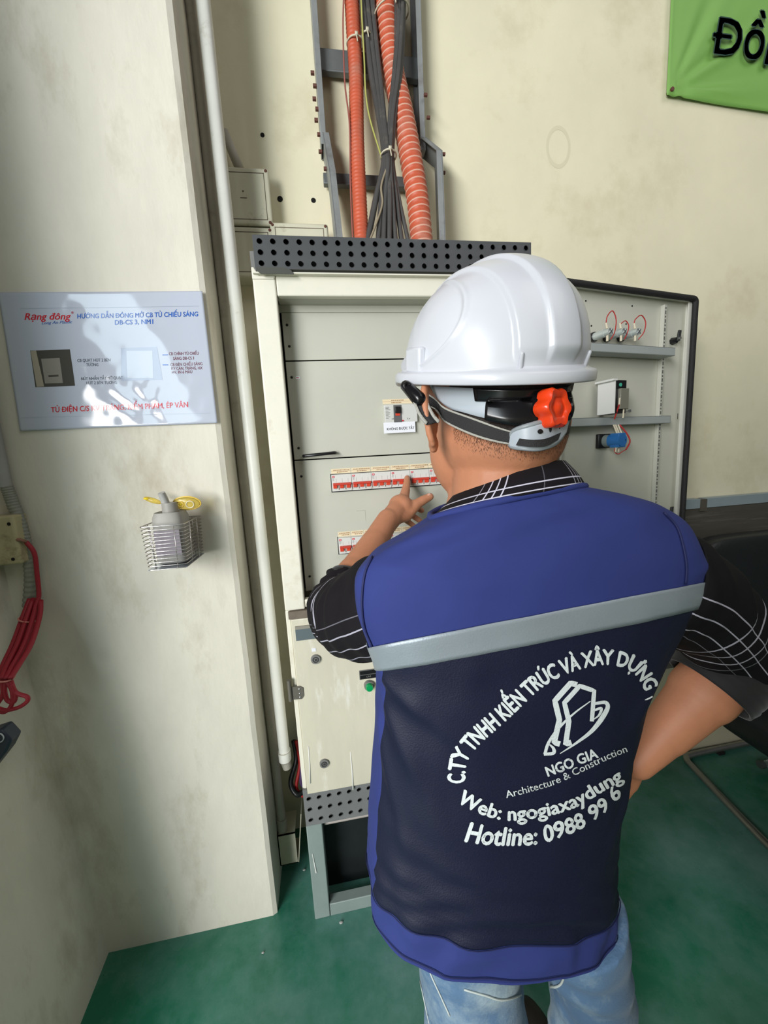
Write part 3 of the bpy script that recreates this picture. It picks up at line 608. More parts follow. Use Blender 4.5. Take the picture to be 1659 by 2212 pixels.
for k, (du) in enumerate((-0.010, -0.002, 0.008)):
    obj('ferrule', MB().cyl(D(u + du, z + 0.019, 0.03), D(u + du - 0.003, zb2 - 0.011, 0.02), 0.0024, seg=8), M_whitew, sw)
wire([D(u + 0.012, zb2 - 0.012, 0.02), D(u + 0.026, z + 0.016, 0.034), D(u + 0.030, z - 0.006, 0.04), D(u + 0.018, z - 0.028, 0.038)], 0.0022, M_redw)
wire([D(u + 0.018, z - 0.028, 0.038), D(u + 0.004, z - 0.034, 0.036), D(u - 0.008, z - 0.040, 0.034), D(u - 0.018, z - 0.032, 0.03), D(u - 0.016, z - 0.022, 0.03)], 0.0013, M_redw)
for du in (-0.014, -0.002): obj('ferrule', MB().cyl(D(u + du, z - 0.018, 0.032), D(u + du - 0.003, z - 0.034, 0.032), 0.0023, seg=8), M_whitew, sw)
# door latches
for (x, y) in ((1458, 733), (1442, 1110)):
    u, z = u_at(x, y, -0.01); l = obj('latch', MB().cyl(D(u, z - 0.004, -0.02), D(u, z - 0.004, -0.004), 0.011, 0.009, 6), M_blackp, door)
    obj('latch_cam', MB().obox(D(u + 0.004, z + 0.009, -0.001), dx * 0.006, dn * 0.0025, Vector((0.002, 0, 0.016))), mat('latch_steel', srgb(70, 72, 72), 0.4, metal=0.4), l, bev=0.001)
    obj('latch_nut', MB().cyl(D(u + 0.002, z, 0.0), D(u + 0.002, z, 0.006), 0.004, seg=6), M_steel, l)
u, z = u_at(1465, 899, 0)
obj('scribble', MB().obox(D(u, z, -0.0015), dx * 0.0008, dn * 0.0005, Vector((0, 0, 0.009))), M_ink, door)

# ------------------------------------------------------------------ cabinet stand
st = root('cabinet_stand', 'grey-green welded steel stand under the cream cabinet', 'stand', ((XL + XR) / 2, 1.1, 0))
lw = 0.046
for (x0, y0) in ((XL - 0.001, YC + 0.001), (XR - lw, YC + 0.001), (XL, YW - 0.10), (XR - lw, YW - 0.10)):
    obj('leg', MB().box((x0, y0, 0), (x0 + lw, y0 + lw, 0.3285)), M_stand, st, bev=0.003)
for y0 in (YC + 0.002, YW - 0.09): obj('bottom_rail', MB().box((XL + lw, y0, 0.0), (XR - lw, y0 + 0.03, 0.042)), M_stand, st, bev=0.002)
obj('side_rail', MB().box((XL + 0.004, YC + lw, 0.0), (XL + 0.034, YW - 0.10, 0.036)), M_stand, st, bev=0.002)
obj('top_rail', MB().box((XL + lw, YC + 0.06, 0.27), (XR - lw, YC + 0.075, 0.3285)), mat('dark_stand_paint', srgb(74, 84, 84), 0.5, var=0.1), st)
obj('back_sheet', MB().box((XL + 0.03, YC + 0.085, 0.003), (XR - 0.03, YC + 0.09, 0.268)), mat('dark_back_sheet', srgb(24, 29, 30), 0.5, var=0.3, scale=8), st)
pp = root('floor_pipe', 'pale pipe running under the cabinet behind the perforated strip', 'pipe', (0.22, YC + 0.045, 0.30))
obj('pipe', MB().cyl((XL + 0.05, YC + 0.035, 0.305), (0.5, YC + 0.035, 0.305), 0.016, seg=18), mat('pale_pipe', srgb(186, 176, 170), 0.45), pp, smooth=True, auto=0.6)
a, c = at(675, 1845, YC), at(683, 1885, YC)
obj('paint_drip', MB().tube([(a.x, YC, a.z), (c.x, YC, c.z)], [0.001, 0.002], 8), M_white, st)
# debris on the floor
for i, (x, y, s_) in enumerate(((737, 1994, .006), (657, 1880, .005), (568, 2059, .004))):
    p = atZ(x, y, 0.0)
    tag(obj('floor_debris', MB().ell((p.x, p.y, s_ * 0.4), (s_, 0, 0), (0, s_ * 0.7, 0), (0, 0, s_ * 0.42), 8, 5), mat('debris', srgb(170, 172, 168), 0.6), loc=(p.x, p.y, 0)),
        ('small pale chip of debris on the green floor in front of the stand', 'pale round washer on the floor beside the stand leg', 'tiny pale crumb on the floor left of the stand')[i], 'debris')

# ------------------------------------------------------------------ cable tray
TY = 1.235
tr = root('cable_tray', 'galvanised ladder cable tray rising up the wall above the cabinet', 'cable tray', (0.24, YW - 0.03, 1.88))
xl0, xl1 = at(690, 150, TY).x, at(700, 290, TY).x
xr0, xr1 = at(905, 100, TY).x, at(918, 290, TY).x
zj = at(705, 285, TY).z
def channel(x, z0, z1, s_, y0=TY, y1=YW - 0.004):      # C profile: web plus front flange and back flange
    b = MB(); b.box((x - 0.0015, y0, z0), (x + 0.0015, y1, z1)); b.box((x, y0, z0), (x + s_ * 0.014, y0 + 0.002, z1)); b.box((x, y1 - 0.002, z0), (x + s_ * 0.014, y1, z1)); return b
obj('side_rail', channel(at(680, 100, TY).x, zj - 0.03, 3.2, 1), M_galv, tr, bev=0.0008)
obj('side_rail', channel(at(913, 150, TY).x, zj - 0.03, 3.2, -1), M_galv, tr, bev=0.0008)
# cranked lower pieces
TY2 = 1.16
def crank(pxs, s_):
    b = MB(); pts = []
    A = [at(x, y, yy) for (x, y, yy) in pxs]
    for k in range(len(A) - 1):
        a, c = A[k], A[k + 1]
        for (w0, w1, d0, d1) in ((-0.0015, 0.0015, 0.0, 0.07), (0, s_ * 0.017, 0.0, 0.002)):
            b.add([a + Vector((w0, d0, 0)), a + Vector((w1, d0, 0)), a + Vector((w1, d1, 0)), a + Vector((w0, d1, 0)), c + Vector((w0, d0, 0)), c + Vector((w1, d0, 0)), c + Vector((w1, d1, 0)), c + Vector((w0, d1, 0))],
                  [(3, 2, 1, 0), (4, 5, 6, 7), (0, 1, 5, 4), (1, 2, 6, 5), (2, 3, 7, 6), (3, 0, 4, 7)])
    return b
obj('splice_arm', crank([(697, 285, TY - 0.004), (712, 370, 1.19), (728, 520, 1.15)], 1), M_galv, tr)
obj('splice_arm', crank([(919, 296, TY - 0.004), (955, 325, 1.20), (962, 526, 1.15)], -1), M_galv, tr)
for (ya, yb_) in ((103, 152), (372, 396)):
    a, c = at(700, yb_, TY + 0.03), at(900, ya, TY + 0.03)
    zc_ = a.z; zd = at(700, ya, TY + 0.03).z
    obj('rung', MB().box((at(680, 100, TY).x, TY + 0.03, zc_), (at(913, 150, TY).x, TY + 0.05, zd)), mat('dark_galv', srgb(104, 108, 108), 0.5, metal=0.3, var=0.15), tr, bev=0.002)
for (x, y) in ((676, 158), (681, 186), (680, 214), (686, 236), (684, 260), (690, 291), (693, 328), (704, 365)):
    p = at(x + 3, y, TY + 0.01); o = MB().cyl(p, p - Vector((0.010, 0, 0)), 0.0055, seg=6); obj('bolt', o, M_screw, tr)
for (x, y) in ((918, 205), (924, 254), (957, 333), (957, 373)):
    p = at(x - 2, y, TY - 0.01); obj('bolt', MB().cyl(p, p + Vector((0.009, 0, 0)), 0.005, seg=6), M_screw, tr)

# corrugated conduits
def upward(c):      # carry a run on up the tray, past the top of the photograph
    (xa, ya, Ya), (xb, yb, _) = c[0], c[1]
    if ya > 0: return c
    k = (xa - xb) / (ya - yb); return [(xa + k * (-330 - ya) * 0.6, -330, Ya)] + c
def corrugated(pxs, r, pitch, amp, crest=True, seg=20):
    P = crom([at(*p) for p in upward(pxs)], 40); L = [0]
    for i in range(1, len(P)): L.append(L[-1] + (P[i] - P[i - 1]).length)
    tot = L[-1]; N = int(tot / pitch) * 6; path = []; R = []; j = 0
    for i in range(N + 1):
        s_ = tot * i / N
        while j < len(L) - 2 and L[j + 1] < s_: j += 1
        t_ = (s_ - L[j]) / max(1e-9, L[j + 1] - L[j]); path.append(P[j].lerp(P[j + 1], t_)); ph = (i % 6) / 6
        R.append(r * (1 + amp * math.cos(2 * pi * ph)))
    b = MB().tube(path, R, seg)
    if crest:
        for i in range(N):
            if i % 6 == 0:
                for k in range(seg): b.mi[i * seg + k] = 1
    return b
o = corrugated([(757, -60, 1.245), (763, 60, 1.24), (769, 170, 1.23), (771, 300, 1.20), (776, 420, 1.17), (782, 540, 1.14)], 0.0195, 0.0105, 0.045, False)
tag(obj('orange_conduit', o, [M_orange, M_crest], smooth=True, recalc=False, loc=base(o)), 'slimmer orange corrugated conduit at the left inside the cable tray', 'conduit', 'orange conduits')
o = corrugated([(826, -60, 1.25), (838, 60, 1.24), (850, 160, 1.225), (868, 240, 1.20), (887, 340, 1.17), (903, 440, 1.15), (913, 545, 1.13)], 0.0300, 0.0185, 0.045, True, 24)
tag(obj('orange_conduit', o, [M_orange, M_crest], smooth=True, recalc=False, loc=base(o)), 'thicker orange corrugated conduit with pale rings right of the black cables', 'conduit', 'orange conduits')
CAB = [[(778, -40, 1.235), (790, 60, 1.225), (802, 160, 1.21), (818, 250, 1.185), (830, 345, 1.15), (812, 430, 1.145), (790, 540, 1.13)],
       [(790, -40, 1.235), (800, 60, 1.22), (812, 160, 1.205), (824, 250, 1.18), (834, 345, 1.145), (824, 430, 1.14), (815, 540, 1.125)],
       [(802, -40, 1.235), (810, 70, 1.22), (822, 180, 1.20), (830, 260, 1.175), (838, 345, 1.14), (832, 430, 1.138), (828, 540, 1.12)],
       [(862, -40, 1.20), (860, 60, 1.195), (852, 160, 1.185), (843, 250, 1.17), (840, 345, 1.15), (842, 430, 1.13), (841, 540, 1.115)],
       [(870, -40, 1.20), (867, 60, 1.193), (860, 160, 1.18), (848, 250, 1.165), (843, 345, 1.145), (848, 430, 1.135), (856, 540, 1.12)],
       [(868, -40, 1.215), (864, 60, 1.205), (856, 160, 1.19), (846, 260, 1.17), (846, 345, 1.155), (856, 430, 1.145), (870, 540, 1.13)],
       [(873, -40, 1.21), (871, 60, 1.203), (866, 150, 1.19), (853, 250, 1.172), (848, 345, 1.16), (862, 430, 1.15), (886, 540, 1.135)],
       [(795, -40, 1.25), (808, 80, 1.24), (820, 180, 1.22), (828, 260, 1.20), (836, 345, 1.165), (838, 430, 1.155), (834, 540, 1.14)],
       [(856, -40, 1.215), (856, 60, 1.21), (850, 170, 1.2), (842, 260, 1.185), (842, 345, 1.165), (848, 430, 1.155), (848, 540, 1.14)]]
CLAB = ['thick black cable at the left of the bundle, next to the slim orange conduit', 'second black cable from the left at the top of the bundle', 'third black cable from the left at the top of the bundle',
        'frontmost black cable crossing over the thick orange conduit', 'black cable second in front of the thick orange conduit', 'black cable crossing the thick conduit and fanning out right', 'thin black cable fanning furthest right below the tie',
        'black cable at the back of the left half of the bundle', 'black cable at the back of the right half of the bundle']
for i, c in enumerate(CAB):
    o = MB().tube(crom([at(*p) for p in upward(c)], 8), (0.0085, 0.007, 0.0075, 0.007, 0.0065, 0.007, 0.006, 0.0075, 0.0065)[i], 8)
    tag(obj('power_cable', o, M_cable, smooth=True, recalc=False, loc=base(o)), CLAB[i], 'cable', 'black cables in the tray')
for c, rr, mt, lab in (([(743, -40, 1.23), (741, 60, 1.225), (745, 180, 1.21), (755, 270, 1.19), (757, 400, 1.17), (763, 540, 1.14)], 0.0022, mat('dull_red_wire', srgb(150, 88, 80), 0.5), 'thin dull red wire hanging left of the slim orange conduit'),
                       ([(779, -40, 1.215), (783, 60, 1.21), (787, 130, 1.205), (790, 200, 1.195), (800, 260, 1.185), (826, 345, 1.15)], 0.0024, mat('yellow_green_wire', srgb(170, 172, 96), 0.5), 'thin yellow-green earth wire beside the black cables'),
                       ([(842, 345, 1.14), (824, 400, 1.13), (826, 440, 1.13), (812, 485, 1.12), (790, 540, 1.11)], 0.0030, mat('grey_beige_cable', srgb(142, 130, 108), 0.5), 'thin beige cable splaying from the tied bundle')):
    o = MB().tube(crom([at(*p) for p in upward(c)], 8), rr, 6); tag(obj('wire', o, mt, smooth=True, recalc=False, loc=base(o)), lab, 'wire')
def tie(px, py, Y, rx, ry, lab, rt=0.0022, tilt=0.0):
    c = at(px, py, Y); P = [c + Vector((rx * math.cos(a), ry * math.sin(a), tilt * math.cos(a))) for a in np.linspace(0, 2 * pi, 25)[:-1]]
    b = MB().tube(P, rt, 6, closed=True); b.box(c + Vector((-0.004, -ry - 0.006, -0.004)), c + Vector((0.004, -ry + 0.001, 0.004)))
    b.tube([c + Vector((0, -ry - 0.004, -0.003)), c + Vector((0.002, -ry - 0.006, -0.02))], 0.0018, 5)
    return tag(obj('cable_tie', b, M_tie, smooth=True, loc=c), lab, 'cable tie', 'cable ties')
tie(839, 338, 1.152, 0.021, 0.026, 'pale cable tie gripping the middle of the black cable bundle')
tie(846, 30, 1.225, 0.048, 0.042, 'pale cable tie near the top around the thick orange conduit', tilt=0.008)
tie(768, 95, 1.235, 0.0235, 0.0235, 'pale cable tie around the slim orange conduit')
tie(792, 78, 1.222, 0.012, 0.014, 'dirty cable tie on the leftmost black cable')

# ------------------------------------------------------------------ pipes beside the pillar
def vpipe(nm, xa, xb, za, zb, Y, r, mt, lab, parts):
    rt_ = root(nm, lab, 'pipe', (xb, Y, zb))
    obj('pipe_run', MB().tube([(xa + (xb - xa) * k / 6, Y, za + (zb - za) * k / 6) for k in range(7)], r, 20), mt, rt_, smooth=True, auto=0.8)
    return rt_
a = at(436, 0, 1.12); c = at(614, 1622, 1.12)
r1 = vpipe('white_conduit', a.x, c.x, 3.3, c.z, 1.12, 0.0165, M_pvc, 'thick white plastic pipe running down beside the pillar', None)
obj('coupling', MB().cyl((c.x, 1.12, c.z + 0.002), (c.x, 1.12, c.z - 0.030), 0.019, seg=20), M_pvc, r1, smooth=True, auto=0.8)
obj('tail', MB().tube([(c.x, 1.12, c.z - 0.030), (c.x, 1.121, c.z - 0.034), (c.x + 0.004, 1.122, c.z - 0.06)], [0.0178, 0.0155, 0.0135], 18), M_greypipe, r1, smooth=True, auto=0.8)
obj('seam_ring', MB().tube([(c.x + 0.0193 * math.cos(t_), 1.12 + 0.0193 * math.sin(t_), c.z + 0.001) for t_ in np.linspace(0, 2 * pi, 21)[:-1]], 0.0008, 5, closed=True), mat('dirt_line', srgb(150, 140, 122), 0.7), r1)
a = at(406, 0, 1.165); c = at(606, 1768, 1.165)
r2 = vpipe('grey_conduit', -0.232, -0.226, 3.3, c.z, 1.165, 0.0135, M_greypipe, 'thinner grey-beige pipe between the pillar and the white pipe', None)
obj('coupling', MB().cyl((-0.226, 1.165, c.z + 0.002), (-0.226, 1.165, c.z - 0.045), 0.0165, seg=18), M_greypipe, r2, smooth=True, auto=0.8)
# open wall box under the grey pipe
zb0 = at(620, 1855, 1.165).z; zb1 = at(610, 1792, 1.165).z
bx = root('open_outlet_box', 'open cream outlet box with hinged lid low beside the pillar', 'outlet box', (-0.20, 1.17, zb0))
obj('box_body', MB().box((-0.242, 1.145, zb0), (-0.185, 1.149, zb1)).box((-0.242, 1.145, zb0), (-0.185, 1.23, zb0 + 0.003)).box((-0.242, 1.145, zb1 - 0.003), (-0.185, 1.23, zb1)).box((-0.242, 1.145, zb0), (-0.239, 1.23, zb1)), M_jbox, bx)
obj('lid', MB().prism([(-0.184, 1.146, zb0), (-0.181, 1.146, zb0), (-0.160, 1.16, zb1 + 0.05), (-0.163, 1.16, zb1 + 0.05)], (0, 0.07, 0)), M_jbox, bx)
# loose cables behind the pipe tail
for i, (P, rr, mt, lab) in enumerate((([(640, 1600, 1.2), (648, 1650, 1.19), (640, 1700, 1.17), (655, 1720, 1.16)], 0.006, M_redw, 'red cable tucked between the white pipe and the cabinet'),
                                     ([(634, 1600, 1.21), (640, 1640, 1.2), (628, 1690, 1.17), (642, 1716, 1.15), (660, 1706, 1.16)], 0.008, M_blackp, 'black cable loop under the end of the white pipe'),
                                     ([(645, 1590, 1.2), (652, 1640, 1.18), (650, 1690, 1.17), (662, 1700, 1.18)], 0.005, mat('purple_cable', srgb(84, 62, 104), 0.5), 'purple cable beside the cabinet under the white pipe'))):
    o = MB().tube(crom([at(*p) for p in P], 8), rr, 8); tag(obj('loose_cable', o, mt, smooth=True, loc=base(o)), lab, 'cable')

# junction boxes on the wall
JY = 1.235
def jbox(pa, pb, lab, left_hidden=0.0, scr=((0, 0), (1, 0), (0, 1), (1, 1))):
    a, c = at(*pa, JY), at(*pb, JY); x0, x1 = min(a.x, c.x) - left_hidden, max(a.x, c.x); z0, z1 = min(a.z, c.z), max(a.z, c.z)
    r_ = root('junction_box', lab, 'junction box', ((x0 + x1) / 2, YW - 0.03, z0), 'junction boxes left of the tray')
    obj('box_body', MB().box((x0 + 0.003, JY + 0.012, z0 + 0.003), (x1 - 0.003, YW, z1 - 0.003)), M_jbox, r_, bev=0.004)
    ld = obj('lid', MB().box((x0, JY, z0), (x1, JY + 0.013, z1)), M_jbox, r_, bev=0.006, seg=3)
    b = MB(); q = 0.014
    for (u0, v0, u1, v1) in ((x0 + q, z0 + q, x1 - q, z0 + q), (x0 + q, z1 - q, x1 - q, z1 - q), (x0 + q, z0 + q, x0 + q, z1 - q), (x1 - q, z0 + q, x1 - q, z1 - q)): b.box((u0 - 0.0009, JY - 0.0006, v0 - 0.0009), (u1 + 0.0009, JY + 0.001, v1 + 0.0009))
    obj('lid_groove', b, mat('groove_brown', srgb(104, 92, 78), 0.7), ld)
    for (i, j) in scr:
        p = (x0 + 0.0075 + i * (x1 - x0 - 0.015), JY, z0 + 0.0075 + j * (z1 - z0 - 0.015)); obj('lid_screw', MB().ell(p, (0.0042, 0, 0), (0, 0.0025, 0), (0, 0, 0.0042), 10, 6), M_screw, ld, smooth=True)
    return x0, x1, z0, z1, ld
x0, x1, z0, z1, ld = jbox((497, 484), (579, 363), 'upper of the two grimy cream junction boxes behind the white pipe', 0.03)
zc_ = (z0 + z1) / 2; xm = (x0 + x1) / 2
obj('lid_mark', MB().box((xm - 0.009, JY - 0.0006, zc_ - 0.006), (xm + 0.009, JY, zc_ - 0.004)).box((xm - 0.002, JY - .0006, zc_ + 0.01), (xm + 0.002, JY, zc_ + 0.014)), MATS['groove_brown'], ld)
x0, x1, z0, z1, ld = jbox((505, 598), (588, 491), 'lower grimy cream junction box, partly behind the perforated vent strip', 0.03)
jbox((592, 590), (708, 483), 'squat cream junction box directly left of the cable tray', 0)
a, c = at(484, 285, 1.262), at(518, 366, 1.262)
o = MB().tube([a, c], 0.0125, 14); tag(obj('short_conduit', o, M_greypipe, smooth=True, loc=base(o)), 'short slanted grey pipe entering the upper junction box', 'pipe')

# ------------------------------------------------------------------ left wall fittings
WX = -0.745
a, c = atX(-14, 860, WX), atX(14, 1054, WX)
Y0 = (a.y + c.y) / 2 - 0.0
cdt = root('grey_conduit', 'grey metal conduit ending in a ribbed hose at the left edge', 'conduit', (c.x, c.y, 0.9))
yl = at(10, 1050, 0.97)
P0 = at(9, 1052, YP - 0.017); Pt = Vector((P0.x - 0.002, P0.y, 2.9))
obj('pipe_run', MB().tube([Pt, (P0 + Pt) / 2, P0], 0.0150, 18), mat('dull_grey_pipe', srgb(150, 152, 148), 0.5, var=0.1, scale=12), cdt, smooth=True, auto=0.8)
P = crom([at(x, y, Y_) for x, y, Y_ in ((14, 1050, YP - .017), (27, 1085, YP - .014), (44, 1130, YP - .013), (56, 1180, YP - .013), (66, 1240, YP - .013), (62, 1310, YP - .013))], 26)
hb = MB().tube(P, [0.0112 * (1 + (0.13 if i % 4 < 2 else 0)) for i in range(len(P))], 12)
obj('ribbed_hose', hb, mat('grey_hose', srgb(134, 136, 126), 0.5), cdt, smooth=True, recalc=False)
# switch box
fa_, fc_ = at(-40, 1226, YP - 0.045), at(26, 1113, YP - 0.045)
sb = root('wall_switch_box', 'grimy beige switch box on the pillar beside the ribbed hose', 'switch box', (fa_.x, YP - 0.02, fa_.z))
obj('box_body', MB().box((fa_.x - 0.02, YP - 0.045, fa_.z), (fc_.x, YP, fc_.z)), mat('beige_box', srgb(172, 164, 128), 0.55, var=0.08, scale=20, dirt=srgb(120, 108, 80), dirt_scale=14), sb, bev=0.006, seg=3)
for (x, y) in ((19, 1132), (28, 1208)): p = at(x, y, YP - 0.0455); obj('box_screw', MB().ell(p, (0.004, 0, 0), (0, 0.002, 0), (0, 0, 0.004), 8, 5), M_dark, sb)
obj('hook', MB().tube([at(28, 1165, YP - .04), at(44, 1166, YP - .042), at(56, 1170, YP - .032)], 0.004, 6), mat('rusty_hook', srgb(140, 100, 84), 0.6), sb, smooth=True)
# red cord bundle
RYf = lambda y: lerp_(YP - 0.030, 0.852, min(1, max(0, (y - 1300) / 170)))
cord = root('red_cord_hank', 'bundled red electric cord hanging from the beige switch box', 'cord', at(30, 1540, RYf(1540)))
M_cord = mat('red_cord', srgb(150, 30, 44), 0.5)
obj('lead', MB().tube(crom([at(56, 1170, RYf(1170)), at(74, 1195, RYf(1195)), at(80, 1240, RYf(1240)), at(84, 1285, RYf(1285) - 0.004), at(78, 1310, RYf(1310) - 0.006)], 8), 0.0048, 8), M_cord, cord, smooth=True)
rr = random.Random(3)
for i in range(9):
    s_ = (i - 4) / 4; dy = 0.008 * math.sin(i * 2.1)
    P = [at(76 + 12 * s_, 1292 + 8 * rr.random(), RYf(1292 + 8 * rr.random()) + dy), at(68 + 18 * s_, 1330, RYf(1330) + dy), at(48 + 20 * s_, 1390, RYf(1390) + dy), at(22 + 17 * s_, 1440, RYf(1440) + dy), at(10 + 12 * s_, 1466, RYf(1466) + dy)]
    obj('cord_strand', MB().tube(crom(P, 6), 0.0050, 7), M_cord, cord, smooth=True)
for P in ([(14, 1466), (10, 1490), (16, 1512), (30, 1516), (34, 1500), (24, 1478)], [(22, 1466), (34, 1495), (58, 1505), (58, 1516), (40, 1528), (12, 1534), (-10, 1528)], [(10, 1466), (26, 1490), (26, 1520), (10, 1538), (-14, 1530)], [(4, 1466), (6, 1500), (-8, 1524)]):
    obj('cord_loop', MB().tube(crom([at(x, y, RYf(y)) for x, y in P], 8), 0.0042, 7), M_cord, cord, smooth=True)
for (xa, ya, xb, yb_) in ((44, 1334, 78, 1340), (-4, 1460, 26, 1466)):
    a, c = at(xa, ya, RYf(ya)), at(xb, yb_, RYf(yb_)); mid = (a + c) / 2; u = (c - a) / 2
    obj('tie', MB().tube([mid + u * math.cos(t_) * 1.08 + Vector((0, 0.016 * math.sin(t_), 0)) for t_ in np.linspace(0, 2 * pi, 21)[:-1]], 0.0017, 6, closed=True), mat('pink_tie', srgb(200, 130, 120), 0.5), cord, smooth=True)
# navy plug tip
a = at(-6, 1608, 0.84)
pg = root('plug', 'dark navy plastic plug poking in at the left edge', 'plug', (a.x, 0.84, a.z - 0.03))
o = MB().prism([at(-40, 1590, 0.83), at(2, 1576, 0.83), at(25, 1600, 0.83), at(12, 1626, 0.83), at(-30, 1680, 0.83)], (0, 0.03, 0)); obj('plug_body', o, mat('navy_plastic', srgb(44, 52, 66), 0.4), pg, bev=0.004)
obj('plug_ring', MB().tube([at(-4 + 12 * math.cos(t_), 1594 + 10 * math.sin(t_), 0.828) for t_ in np.linspace(-1.6, 1.8, 14)], 0.0012, 6), mat('pale_ring', srgb(190, 196, 200), 0.4), pg, smooth=True)

# ------------------------------------------------------------------ laminated sign
SY = YP - 0.004
TL, TR, BR, BL = (at(*p, SY) for p in ((-4, 632), (437, 629), (470, 914), (44, 931)))
sg = root('laminated_sign', 'laminated printed instruction sheet taped to the pillar', 'sign', ((TL.x + TR.x) / 2, SY, BL.z))
def sheet(u, v, off=0.0):
    p = (BL.lerp(BR, u)).lerp(TL.lerp(TR, u), v)
    d = 0.0009 * noise.noise(Vector((u * 4, v * 2.5, 1.3))) + 0.0005 * noise.noise(Vector((u * 11, v * 8, 4)))
    d += 0.0016 * math.exp(-((u - 0.62) / 0.16) ** 2 - ((v - 0.22) / 0.16) ** 2) * noise.noise(Vector((u * 16, v * 13, 9)))
    return Vector((p.x, SY - 0.001 - off - d, p.z))
M_lam = mat('laminated_paper', srgb(182, 188, 202), 0.07, spec=0.5)
so_ = obj('sheet', MB().grid(lambda u, v: sheet(u, v), 90, 64), M_lam, sg, smooth=True, recalc=False)
s_m = so_.modifiers.new('solid', 'SOLIDIFY'); s_m.thickness = 0.0012; s_m.offset = -1
def sg_uv(px, py):
    p = at(px, py, SY); v = (p.z - BL.z) / (TL.z - BL.z); u = (p.x - BL.x) / (BR.x - BL.x)
    xl_, xr_ = BL.lerp(TL, v).x, BR.lerp(TR, v).x; return (p.x - xl_) / (xr_ - xl_), v
def sg_text(nm, string, A, B, cappx, mt, bold=0.012, shear=0.0):
    V, F, wd = text_flat(string, bold, shear); b = MB(); ax, ay = A; bx_, by = B; L = math.hypot(bx_ - ax, by - ay); ex = ((bx_ - ax) / L, (by - ay) / L); ey = (ex[1], -ex[0])
    def f(x, y):
        X = ax + ex[0] * x * L / wd + ey[0] * y * cappx / CAP; Yy = ay + ex[1] * x * L / wd + ey[1] * y * cappx / CAP; u, v = sg_uv(X, Yy); return sheet(u, v, 0.0004)
    b.add([f(x, y) for x, y in V], F); return obj(nm, b, mt, sg, recalc=False)
M_sred = mat('sign_red', srgb(200, 36, 52), 0.07); M_sblue = mat('sign_blue', srgb(52, 100, 186), 0.07); M_sblk = mat('sign_black', srgb(84, 88, 100), 0.07)
M_spink = mat('sign_maroon', srgb(128, 70, 84), 0.07)
sg_text('logo_text', 'Rạng đông', (54, 692), (154, 692), 14, M_sred, 0.02, 0.2); sg_text('logo_text', '®', (155, 680), (160, 680), 5, M_sred)
sg_text('logo_subtext', 'Long An Plastic', (91, 702), (157, 700), 6, M_sblue, 0.005, 0.3)
sg_text('heading', 'HƯỚNG DẪN ĐÓNG MỞ CB TỦ CHIẾU SÁNG', (168, 690), (429, 688), 9.5, M_sblue, 0.02); sg_text('heading', 'DB-CS 3, NM1', (249, 704), (332, 703), 9.5, M_sblue, 0.02)
sg_text('caption', 'CB QUẠT HÚT 2 BÊN', (168, 783), (239, 782), 6, M_sblk, 0.008); sg_text('caption', 'TƯỜNG', (187, 792), (213, 792), 6, M_sblk, 0.008)
sg_text('caption', 'NÚT NHẤN TẮT MỞ QUẠT', (176, 822), (266, 820), 6, M_sblk, 0.008); sg_text('caption', 'HÚT 2 BÊN TƯỜNG', (187, 831), (253, 830), 6, M_sblk, 0.008)
sg_text('caption', 'CB CHÍNH TỦ CHIẾU', (366, 770), (430, 769), 6, M_spink, 0.014); sg_text('caption', 'SÁNG DB-CS 3', (375, 780), (420, 779), 6, M_spink, 0.014)
sg_text('caption', 'CB ĐÈN CHIẾU SÁNG', (369, 793), (438, 791), 6, M_spink, 0.006); sg_text('caption', 'KV CÁN, TRÁNG, HX', (371, 801), (438, 800), 6, M_spink, 0.006); sg_text('caption', 'HV, IN 6 MÀU', (372, 809), (416, 808), 6, M_spink, 0.006)
sg_text('footer', 'TỦ ĐIỆN C/S KV TRÁNG, KIỂM PHẨM, ÉP VÂN', (111, 891), (407, 880), 11, M_sred, 0.02)
def sg_quad(nm, pts, mt, off=0.0003, n=10):
    P = [sg_uv(*p) for p in pts]
    def f(u, v):
        a = [P[0][k] * (1 - u) + P[1][k] * u for k in (0, 1)]; c = [P[3][k] * (1 - u) + P[2][k] * u for k in (0, 1)]; return sheet(a[0] * (1 - v) + c[0] * v, a[1] * (1 - v) + c[1] * v, off)
    return obj(nm, MB().grid(f, n, n), mt, sg, smooth=True, recalc=False)
M_ph = lambda n_, c_: mat('print_' + n_, c_, 0.07)
sg_quad('printed_photo', [(77, 837), (163, 834), (152, 756), (66, 758)], M_ph('dark', srgb(70, 68, 64)))
sg_quad('printed_panel', [(98, 829), (137, 828), (130, 774), (90, 776)], M_ph('grey', srgb(136, 132, 124)), 0.0005)
sg_quad('printed_strip', [(80, 836), (96, 835), (79, 758), (67, 759)], M_ph('tan', srgb(160, 152, 134)), 0.0005)
sg_quad('printed_lines', [(106, 815), (128, 814), (127, 810), (105, 811)], M_ph('dark', srgb(70, 68, 64)), 0.0007, 4)
sg_quad('printed_photo', [(262, 824), (352, 822), (340, 752), (262, 754)], M_ph('pale', srgb(166, 176, 196)))
sg_quad('printed_panel', [(276, 818), (332, 818), (330, 760), (274, 760)], M_ph('pale2', srgb(190, 198, 212)), 0.0005)
for k, (ya, yb_) in enumerate(((769, 769), (790, 789))): sg_quad('callout_line', [(352, ya + 1.2), (364, ya + 1.2), (364, ya - 0.8), (352, ya - 0.8)], M_sblue, 0.0005, 3)
for pts in ([(48, 903), (455, 893), (455, 892), (48, 902)], [(45, 668), (430, 667), (430, 666), (45, 667)]): sg_quad('print_border', pts, M_ph('border', srgb(166, 176, 190)), 0.0004, 24)

# ------------------------------------------------------------------ wire basket, bottle, yellow case
BYb, BYf = YP - 0.002, YP - 0.135
